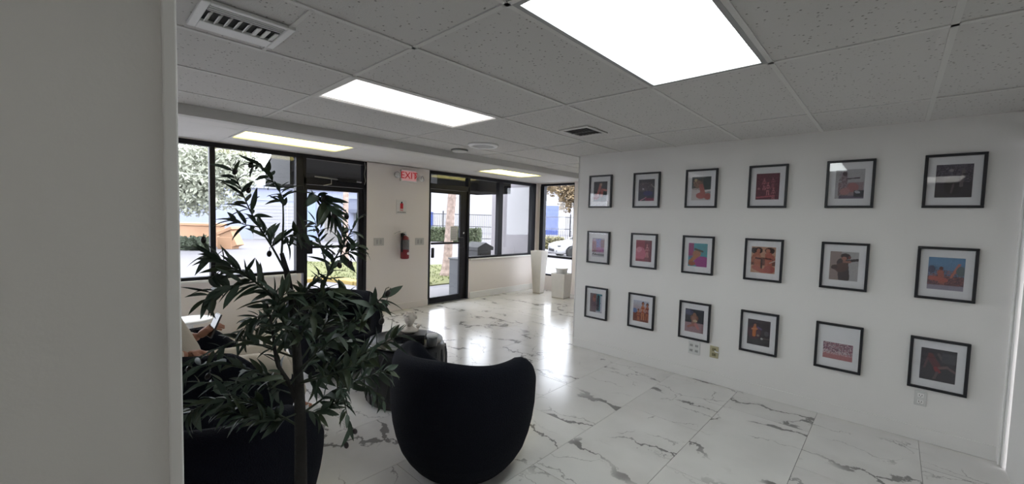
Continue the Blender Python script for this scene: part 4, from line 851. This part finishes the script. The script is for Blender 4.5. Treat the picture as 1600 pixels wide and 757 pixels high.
for a, b2 in zip(kb, kb[1:]):
    d_ = (b2-a); ang = math.atan2(d_.y, d_.x)
    part('kerb_stone', MB().bbox((0, -.16, -.15), (d_.length-.01, .12, .075), .02, M=Matrix.Translation(a) @ Matrix.Rotation(ang, 4, 'Z')), mat('kerb_yellow', (.62, .44, .12), .8, var=(4, .25)), kerb)

def leaf_cloud(blobs, n, size, seed):
    rg = random.Random(seed); mb = MB(); tot = sum(b2[3]*b2[4] for b2 in blobs)
    for (cx, cy, cz, rx, rz_) in blobs:
        for _ in range(int(n*rx*rz_/tot)):
            while True:
                u = Vector((rg.uniform(-1, 1), rg.uniform(-1, 1), rg.uniform(-1, 1)))
                if .25 < u.length < 1: break
            c = Vector((cx+u.x*rx, cy+u.y*rx, cz+u.z*rz_)); s_ = size*rg.uniform(.6, 1.4)
            a = Vector((rg.uniform(-1, 1), rg.uniform(-1, 1), rg.uniform(-1, 1))).normalized(); b3 = a.cross(Vector((rg.uniform(-1, 1), rg.uniform(-1, 1), rg.uniform(-1, 1)))).normalized()
            mb.add([c-a*s_, c+b3*s_*.45, c+a*s_, c-b3*s_*.45], [(0, 1, 2, 3)])
    return mb
def shade_tree(px, depth, base_z, blobs_px, n, size, label, col, seed, trunk_px=None):
    b0 = at_depth(trunk_px or px, 380, depth); b0.z = base_z
    t = thing('shade_tree', b0, label, 'tree', 'trees outside')
    bl = []
    for (x_, y_, r_, h_) in blobs_px:
        c = at_depth(x_, y_, depth)-b0; bl.append((c.x, c.y, c.z, r_*depth/FPX, h_*depth/FPX))
    o = part('crown', leaf_cloud(bl, n, size, seed), mat('leaf_'+label[:9], col, .7, var=(.8, .4)), t, kind='stuff')
    zc = bl[0][2]
    part('trunk', MB().tube([(0, 0, 0), (.05, 0, zc*.4), (-.03, .05, zc*.8), (bl[0][0]*.6, bl[0][1]*.6, zc)], [.16, .13, .11, .05], 10), mat('tree_bark', (.10, .08, .06), .9, bump=(10, 1)), t)
    for c in bl: part('limb', MB().tube([(-.03, .05, zc*.7), (c[0]*.5, c[1]*.5, (zc*.7+c[2])*.5+.1), (c[0], c[1], c[2])], [.07, .05, .02], 7), MATS['tree_bark'], t)
shade_tree(262, 15, -.06, [(285, 285, 52, 50), (318, 262, 50, 46), (345, 285, 46, 45), (372, 262, 36, 36), (300, 312, 40, 26), (255, 270, 45, 60), (340, 240, 44, 26)], 9000, .085, 'broad grey-green shade tree across the road from the left window', (.80, .84, .66), 2)
shade_tree(897, 33, -.06, [(872, 292, 24, 18), (895, 300, 22, 26), (908, 285, 26, 24), (885, 318, 14, 16), (855, 288, 12, 12)], 2600, .15, 'sparse orange-tinged tree behind the parked white car', (.42, .30, .16), 4)
# palms
def palm(px, py, z, top_px, top_y, depth_top, r, label, frond=True):
    b0 = at_z(px, py, z); tp_ = at_depth(top_px, top_y, depth_top)-b0
    t = thing('palm_tree', b0, label, 'palm', 'palms on the lawn')
    pts, rad = [], []; n = 40
    for i in range(n+1):
        u = i/n; pts.append(Vector((tp_.x*(u**1.3), tp_.y*(u**1.3), tp_.z*u))); rad.append(r*(1+.75*math.exp(-u*14))*(1+.07*(i % 2)))
    part('trunk', MB().tube(pts, rad, 14, smooth=False), mat('palm_bark', (.62, .47, .40), .9, bump=(14, 1), var=(11, .75)), t)
    fr = MB(); rg = random.Random(int(px)); T_ = Vector(tp_)
    for k in range(14):
        a = 2*math.pi*k/14+rg.uniform(-.2, .2); L_ = rg.uniform(1.5, 2.1); e = rg.uniform(.1, .8)
        mid = []
        for i in range(9):
            u = i/8; mid.append(T_+Vector((math.cos(a)*L_*u, math.sin(a)*L_*u, L_*(e*u-1.1*u*u))))
        fr2 = MB().tube(mid, [.02*(1-i/9)+.004 for i in range(9)], 5)
        for i in range(1, 9):
            s_ = Vector((-math.sin(a), math.cos(a), -.5))
            for sg_ in (-1, 1):
                d_ = Vector((s_.x*sg_, s_.y*sg_, s_.z))*.45*(1-abs(i/8-.5)*.9); fr2.add([mid[i]+Vector((0, 0, .01)), mid[i]+d_*.5+Vector((math.cos(a), math.sin(a), 0))*.09, mid[i]+d_, mid[i]+d_*.5-Vector((math.cos(a), math.sin(a), 0))*.02], [(0, 1, 2, 3)])
        part('frond', fr2, mat('palm_leaf', (.10, .16, .06), .6), t)
palm(698, 431, -.05, 712, 240, 11.6, .115, 'palm trunk standing on the lawn outside the entrance door')
palm(539, 411, -.06, 542, 215, 14.6, .085, 'swollen-based palm on the lawn outside the tree-side door')

# buildings
def face_frame(pa, pb):
    """matrix with x from pa to pb on the ground, y into the distance"""
    d_ = pb-pa; L_ = math.hypot(d_.x, d_.y); return L_, math.atan2(d_.y, d_.x)
pa = at_depth(-40, 385, 24); pa.z = -.06; pb = at_depth(600, 385, 25); pb.z = -.06
L_, ang = face_frame(pa, pb)
bl = thing('warehouse', pa, 'pale blue commercial building across the road', 'building', rz=ang)
m_blue = mat('blue_grey_wall', (.56, .61, .82), .8, var=(1, .05))
part('wall', MB().box((0, 0, 0), (L_, 4, 3.05)), m_blue, bl)
part('parapet', MB().bbox((-.1, -.15, 3.05), (L_+.1, 4.1, 3.35), .03), mat('parapet_white', (.66, .70, .80), .7), bl)
def xat(px): 
    a, b2 = ray(px, 380), None
    # where the vertical plane of the wall meets that direction
    dx, dy = math.cos(ang), math.sin(ang); det = dx*(-a.y)+dy*a.x
    return ((-pa.x)*(-a.y)+(pa.y)*(-a.x)*1.0*-1*-1)/det if False else ((-pa.x)*(-a.y)-(-pa.y)*(-a.x))/det
for x0, x1, h, mname, nm in ((396, 464, 2.35, 'rollup_white', 'rollup_door'), (507, 527, 1.9, 'rollup_beige', 'rollup_door')):
    a, b2 = xat(x0), xat(x1)
    dr = part('door_frame', MB().box((a-.08, -.03, 0), (a, .02, h+.08)).box((b2, -.03, 0), (b2+.08, .02, h+.08)).box((a-.08, -.03, h), (b2+.08, .02, h+.08)), mat('frame_pale', (.6, .63, .7), .6), bl)
    for i in range(int(h/.2)): part('door_slat', MB().bbox((a, -.02, i*.2+.005), (b2, .02, i*.2+.195), .01, 1), mat(mname, (.60, .60, .64) if 'white' in mname else (.40, .38, .36), .6), dr)
a, b2 = xat(476), xat(494); part('blue_panel', MB().box((a, -.04, 0), (b2, 0, 2.7)), mat('light_blue', (.46, .58, .78), .7), bl)
a, b2 = xat(546), xat(576)
aw = part('awning', MB().extr([(-1.0, 1.75), (-.95, 1.95), (-.6, 2.35), (0, 2.6), (0, 1.75)], 'x', a, b2), mat('slate_awning', (.14, .16, .24), .7), bl, label='dark rounded awning over a doorway')
part('doorway', MB().box((a+.25, -.03, 0), (b2-.2, .0, 1.7)), mat('grey_door', (.30, .32, .38), .6), bl)
pa = at_depth(585, 370, 46); pa.z = -.06; pb = at_depth(960, 370, 47); pb.z = -.06
L_, ang = face_frame(pa, pb)
b_w = thing('warehouse', pa, 'long white warehouse with blue roof band behind the metal fence', 'building', rz=ang)
part('wall', MB().box((0, 0, 0), (L_, 12, 5.35)), mat('warehouse_white', (.74, .73, .76), .8), b_w)
part('roof_band', MB().bbox((-.1, -.15, 5.35), (L_+.1, 12.1, 6.6), .03), mat('band_blue', (.12, .22, .58), .6), b_w, label='blue roof band')
for x0, x1 in ((849, 871), (668, 676)):
    a, b2 = xat(x0), xat(x1); h = 3.3 if x0 > 800 else 2.2
    d_ = part('rollup_door', MB().box((a, -.06, 0), (b2, 0, h)), mat('door_blue', (.05, .12, .52), .5), b_w, label='blue roll-up door')
    for i in range(8): part('rib', MB().box((a, -.08, h*(i+.8)/8), (b2, -.06, h*(i+.86)/8)), MATS['door_blue'], d_)

# metal fence and hedge in front of the warehouse
fa = at_depth(652, 377, 29.5); fa.z = -.06; fb = at_depth(930, 377, 29.5); fb.z = -.06
L_, ang = face_frame(fa, fb); m_fence = mat('fence_black', (.03, .03, .035), .5)
fn = thing('metal_fence', fa, 'black metal picket fence in front of the white warehouse', 'fence', rz=ang)
for i in range(8): part('post', MB().box((L_*i/7-.04, -.04, 0), (L_*i/7+.04, .04, 2.1)), m_fence, fn)
for z_ in (.15, 1.0, 1.85): part('rail', MB().box((0, -.02, z_), (L_, .02, z_+.045)), m_fence, fn)
pk = MB()
for i in range(int(L_/.13)): pk.box((i*.13, -.01, .05), (i*.13+.022, .012, 1.92))
part('pickets', pk, m_fence, fn, kind='stuff')
ga = xat(751)
for e in (-.16, .16): part('gate_post', MB().box((ga+e-.045, -.08, 0), (ga+e+.045, .03, 2.2)), m_fence, fn)
def hedge(p0, p1, d0, z0, h, w, n, label, col=(.13, .17, .08), seed=1):
    a = at_depth(p0, 377, d0); a.z = z0; b2 = at_depth(p1, 377, d0); b2.z = z0; L2, an = face_frame(a, b2)
    t = thing('hedge', a, label, 'hedge', rz=an); rg = random.Random(seed); mb = MB()
    for _ in range(n):
        c = Vector((rg.uniform(0, L2), rg.choice((-w/2, rg.uniform(-w/2, w/2))), rg.uniform(.05, h))); c += Vector((0, rg.uniform(-.06, .06), rg.uniform(-.06, .06)))
        s_ = rg.uniform(.06, .12); u = Vector((rg.uniform(-1, 1), rg.uniform(-1, 1), rg.uniform(-1, 1))).normalized(); w_ = u.orthogonal()
        mb.add([c-u*s_, c+w_*s_*.5, c+u*s_, c-w_*s_*.5], [(0, 1, 2, 3)])
    part('foliage', mb, mat('hedge_'+label[:7], col, .8, var=(1.5, .5)), t, kind='stuff')
    part('core', MB().bbox((.02, -w/2+.06, 0), (L2-.02, w/2-.06, h-.08), .08), mat('hedge_core', (.06, .08, .035), .9), t)
hedge(655, 752, 27.6, -.06, .95, .9, 2200, 'clipped green hedge in front of the fence by the palm', seed=3)
hedge(838, 880, 25.5, -.20, .72, .9, 1100, 'yellowish low hedge behind the parked white car', (.30, .27, .12), 4)
hedge(268, 324, 17.0, -.06, .50, .8, 1400, 'low green hedge in front of the orange planter', (.16, .20, .13), 5)
# orange things across the road
m_or = mat('orange_paint', (.90, .52, .30), .7, var=(2, .08))
a = at_depth(270, 380, 18.4); a.z = -.06; b2 = at_depth(329, 380, 18.2); b2.z = -.06; L2, an = face_frame(a, b2)
t = thing('planter_wall', a, 'long orange planter wall with capped edge behind the low hedge', 'planter', rz=an)
part('body', MB().bbox((0, 0, 0), (L2, .8, .95), .02), m_or, t); part('cap', MB().bbox((-.06, -.06, .95), (L2+.06, .86, 1.07), .02), m_or, t)
a = at_depth(339, 384, 17.6); a.z = -.06
t = thing('entry_sign', a, 'boxy orange monument with a tilted block beside the window mullion', 'monument', rz=VD)
part('base_block', MB().bbox((0, 0, 0), (.62, .5, .52), .02), m_or, t)
part('tilted_block', MB().bbox((-.30, 0, 0), (.25, .5, .70), .02, M=Matrix.Translation((.62, .02, .08)) @ Matrix.Rotation(math.radians(-24), 4, 'Y')), m_or, t)
part('cap', MB().bbox((-.36, -.06, .70), (.36, .56, .84), .02, M=Matrix.Translation((.62, .02, .08)) @ Matrix.Rotation(math.radians(-24), 4, 'Y')), m_or, t)

# awnings over the two doors, wing wall, bins
m_awn = mat('black_canvas', (.012, .012, .015), .7)
def awning(x0, x1, zb, label, grp='black canvas awnings over the doors'):
    t = thing('door_awning', ((x0+x1)/2, YF+.12, zb), label, 'awning', grp); w = (x1-x0)/2
    part('canopy', MB().extr([(0, .95), (.02, .97), (1.06, .30), (1.05, .26), (0, .90)], 'x', -w, w), m_awn, t)
    part('valance', MB().box((-w, 1.03, 0), (w, 1.06, .30)), m_awn, t)
    for s in (-1, 1): part('side_panel', MB().extr([(0, 0), (0, .93), (1.05, .29), (1.05, 0)], 'x', s*w-.012, s*w+.012), m_awn, t)
    for q_ in (.15, .45): part('rod', MB().tube([(-w, q_+.2, .02), (w, q_+.2, .02)], .015, 6), mat('rod_grey', (.10, .10, .10), .5), t)
x_l = at_y(416, 292, 7.12); x_r = at_y(746, 300, 7.12); z_r = at_y(722, 303, 7.12)
awning(x_l.x, 3.95, x_l.z, 'black canvas awning outside above the tree-side door')
awning(4.5, x_r.x, z_r.z, 'black canvas awning outside above the entrance door')
struct('wall_wing', MB().box((XS-.02, YF+.12, -.3), (XS+.12, 7.42, 2.75)), mat('wing_wall', (.62, .58, .62), .7, bump=(40, .1)), 'lilac-white outside wing wall seen through the window', 'wall')
p = at_z(737, 452, -.045); p = Vector((6.03, 6.62, -.045))
t = thing('litter_bin', p, 'dark square litter bin with peaked lid outside the window', 'bin', rz=0)
m_bin = mat('bin_dark', (.045, .05, .06), .5)
part('body', MB().bbox((-.20, -.20, 0), (.20, .20, .92), .02), m_bin, t)
part('lid', MB().extr([(-.23, .92), (.23, .92), (.23, .99), (0, 1.09), (-.23, .99)], 'y', -.23, .23), m_bin, t)
part('flap', MB().bbox((-.13, -.215, .68), (.13, -.2, .86), .005), m_black, t)
p = Vector((5.34, 6.42, -.045))
t = thing('pedestal_box', p, 'plain grey box standing outside beside the entrance door', 'box')
part('body', MB().bbox((-.13, -.13, 0), (.17, .17, .76), .012), mat('box_grey', (.20, .21, .23), .6), t); part('top', MB().bbox((-.15, -.15, .76), (.19, .19, .79), .008), MATS['box_grey'], t)

# white car
def car(loc, rz):
    t = thing('car', loc, 'white parked sedan outside the narrow side window', 'car', rz=rz)
    m_car = mat('car_white', (.80, .80, .82), .25, coat=.6); m_cg = mat('car_glass', (.16, .18, .20), .08, coat=.5)
    # stations along x (front at +x): x, half width, bottom, shoulder, deck
    ST = [(2.28, .60, .30, .52, .58), (2.20, .74, .22, .62, .70), (1.95, .84, .20, .70, .80), (1.5, .89, .20, .76, .88), (1.0, .90, .20, .80, .95), (.2, .90, .20, .84, .97), (-.8, .90, .20, .86, .98), (-1.5, .89, .20, .86, 1.0), (-2.0, .84, .24, .82, 1.02), (-2.25, .74, .32, .70, .98), (-2.32, .62, .40, .62, .90)]
    vs = []; fs = []
    for x, w, zb, zs, zd in ST:
        pr = [(w*.86, zb), (w, zb+.12), (w, zs), (w*.93, zd-.04), (w*.75, zd), (0, zd+.015)]
        vs += [(x, -y, z) for y, z in pr]+[(x, y, z) for y, z in reversed(pr[:-1])]
    m_ = 11
    for i in range(len(ST)-1):
        for k in range(m_-1): fs.append((i*m_+k, i*m_+k+1, (i+1)*m_+k+1, (i+1)*m_+k))
        fs.append((i*m_+m_-1, i*m_, (i+1)*m_, (i+1)*m_+m_-1))
    fs += [tuple(range(m_)), tuple(reversed(range((len(ST)-1)*m_, len(ST)*m_)))]
    part('body', MB().add(vs, fs, True), m_car, t)
    def cabin(pts, m, nm, k=1.0):
        vs = []; fs = []
        for x, w, z in pts: vs += [(x, -w*k, z), (x, w*k, z)]
        return vs
    lo = [(1.05, .80, .93), (-1.85, .78, .98)]; hi = [(.15, .60, 1.42), (-1.0, .58, 1.42)]
    V_ = [(1.05, -.80, .93), (1.05, .80, .93), (-1.85, .78, .98), (-1.85, -.78, .98), (.15, -.60, 1.42), (.15, .60, 1.42), (-1.0, .58, 1.42), (-1.0, -.58, 1.42)]
    part('cabin', MB().add(V_, [(0, 1, 5, 4), (1, 2, 6, 5), (2, 3, 7, 6), (3, 0, 4, 7), (4, 5, 6, 7), (3, 2, 1, 0)]), m_car, t)
    part('roof', MB().bbox((-1.02, -.60, 1.40), (.17, .60, 1.45), .03), m_car, t)
    def quad(nm, idx, ins, off):
        c = sum((Vector(V_[i]) for i in idx), Vector())/4; n_ = (Vector(V_[idx[1]])-Vector(V_[idx[0]])).cross(Vector(V_[idx[3]])-Vector(V_[idx[0]])).normalized()
        if n_.dot(c-Vector((-.4, 0, 1.1))) < 0: n_ = -n_
        q_ = [Vector(V_[i]).lerp(c, ins)+n_*off for i in idx]; q2 = [a_-n_*.012 for a_ in q_]
        part(nm, MB().add(q_+q2, [(0, 1, 2, 3), (7, 6, 5, 4), (0, 4, 5, 1), (1, 5, 6, 2), (2, 6, 7, 3), (3, 7, 4, 0)]), m_cg, t)
    quad('windscreen', (0, 1, 5, 4), .08, .008); quad('rear_window', (2, 3, 7, 6), .1, .008); quad('side_window', (1, 2, 6, 5), .13, .008); quad('side_window', (3, 0, 4, 7), .13, .008)
    for x in (1.42, -1.40):
        for s in (-1, 1):
            A = Matrix.Translation((x, s*.80, .32)) @ Matrix.Rotation(-s*math.pi/2, 4, 'X')
            w_ = part('tyre', MB().lathe([(.20, 0), (.31, 0), (.325, .03), (.325, .10), (.31, .135), (.22, .135)], 32, M=A), mat('rubber', (.015, .015, .015), .8), t)
            part('hub', MB().lathe([(.22, .06), (.21, .105), (.03, .10), (.001, .11)], 24, M=A), mat('hub_dark', (.06, .06, .06), .4, .5), w_)
            for k in range(5):
                part('spoke', MB().box((-.022, 0, .10), (.022, .20, .125), A @ Matrix.Rotation(2*math.pi*k/5, 4, 'Z')), m_chrome, w_)
            part('arch', MB().lathe([(.37, .09), (.37, .112), (.33, .112), (.33, .09)], 32, M=A), m_black, t)
    for s in (-1, 1):
        part('headlight', MB().bbox((1.86, s*.56-.17, .60), (2.20, s*.56+.17, .70), .04, M=Matrix.Translation((0, s*.08, 0))), mat('lamp_dark', (.08, .09, .10), .1, coat=.6), t)
        part('mirror', MB().bbox((.72, s*.98-.10, .93), (.90, s*.98+.08, 1.06), .03), m_car, t)
        part('fog_light', MB().bbox((2.12, s*.60-.10, .33), (2.24, s*.60+.10, .42), .02), m_black, t)
    part('grille', MB().bbox((2.18, -.42, .32), (2.30, .42, .47), .02), m_black, t)
    return t
p = at_depth(884, 402, 22.9)
hd_ = math.atan2(-_r.y, -_r.x)+math.radians(14)
car((p.x+.0-math.cos(hd_)*1.42, p.y-math.sin(hd_)*1.42, -.45), hd_)
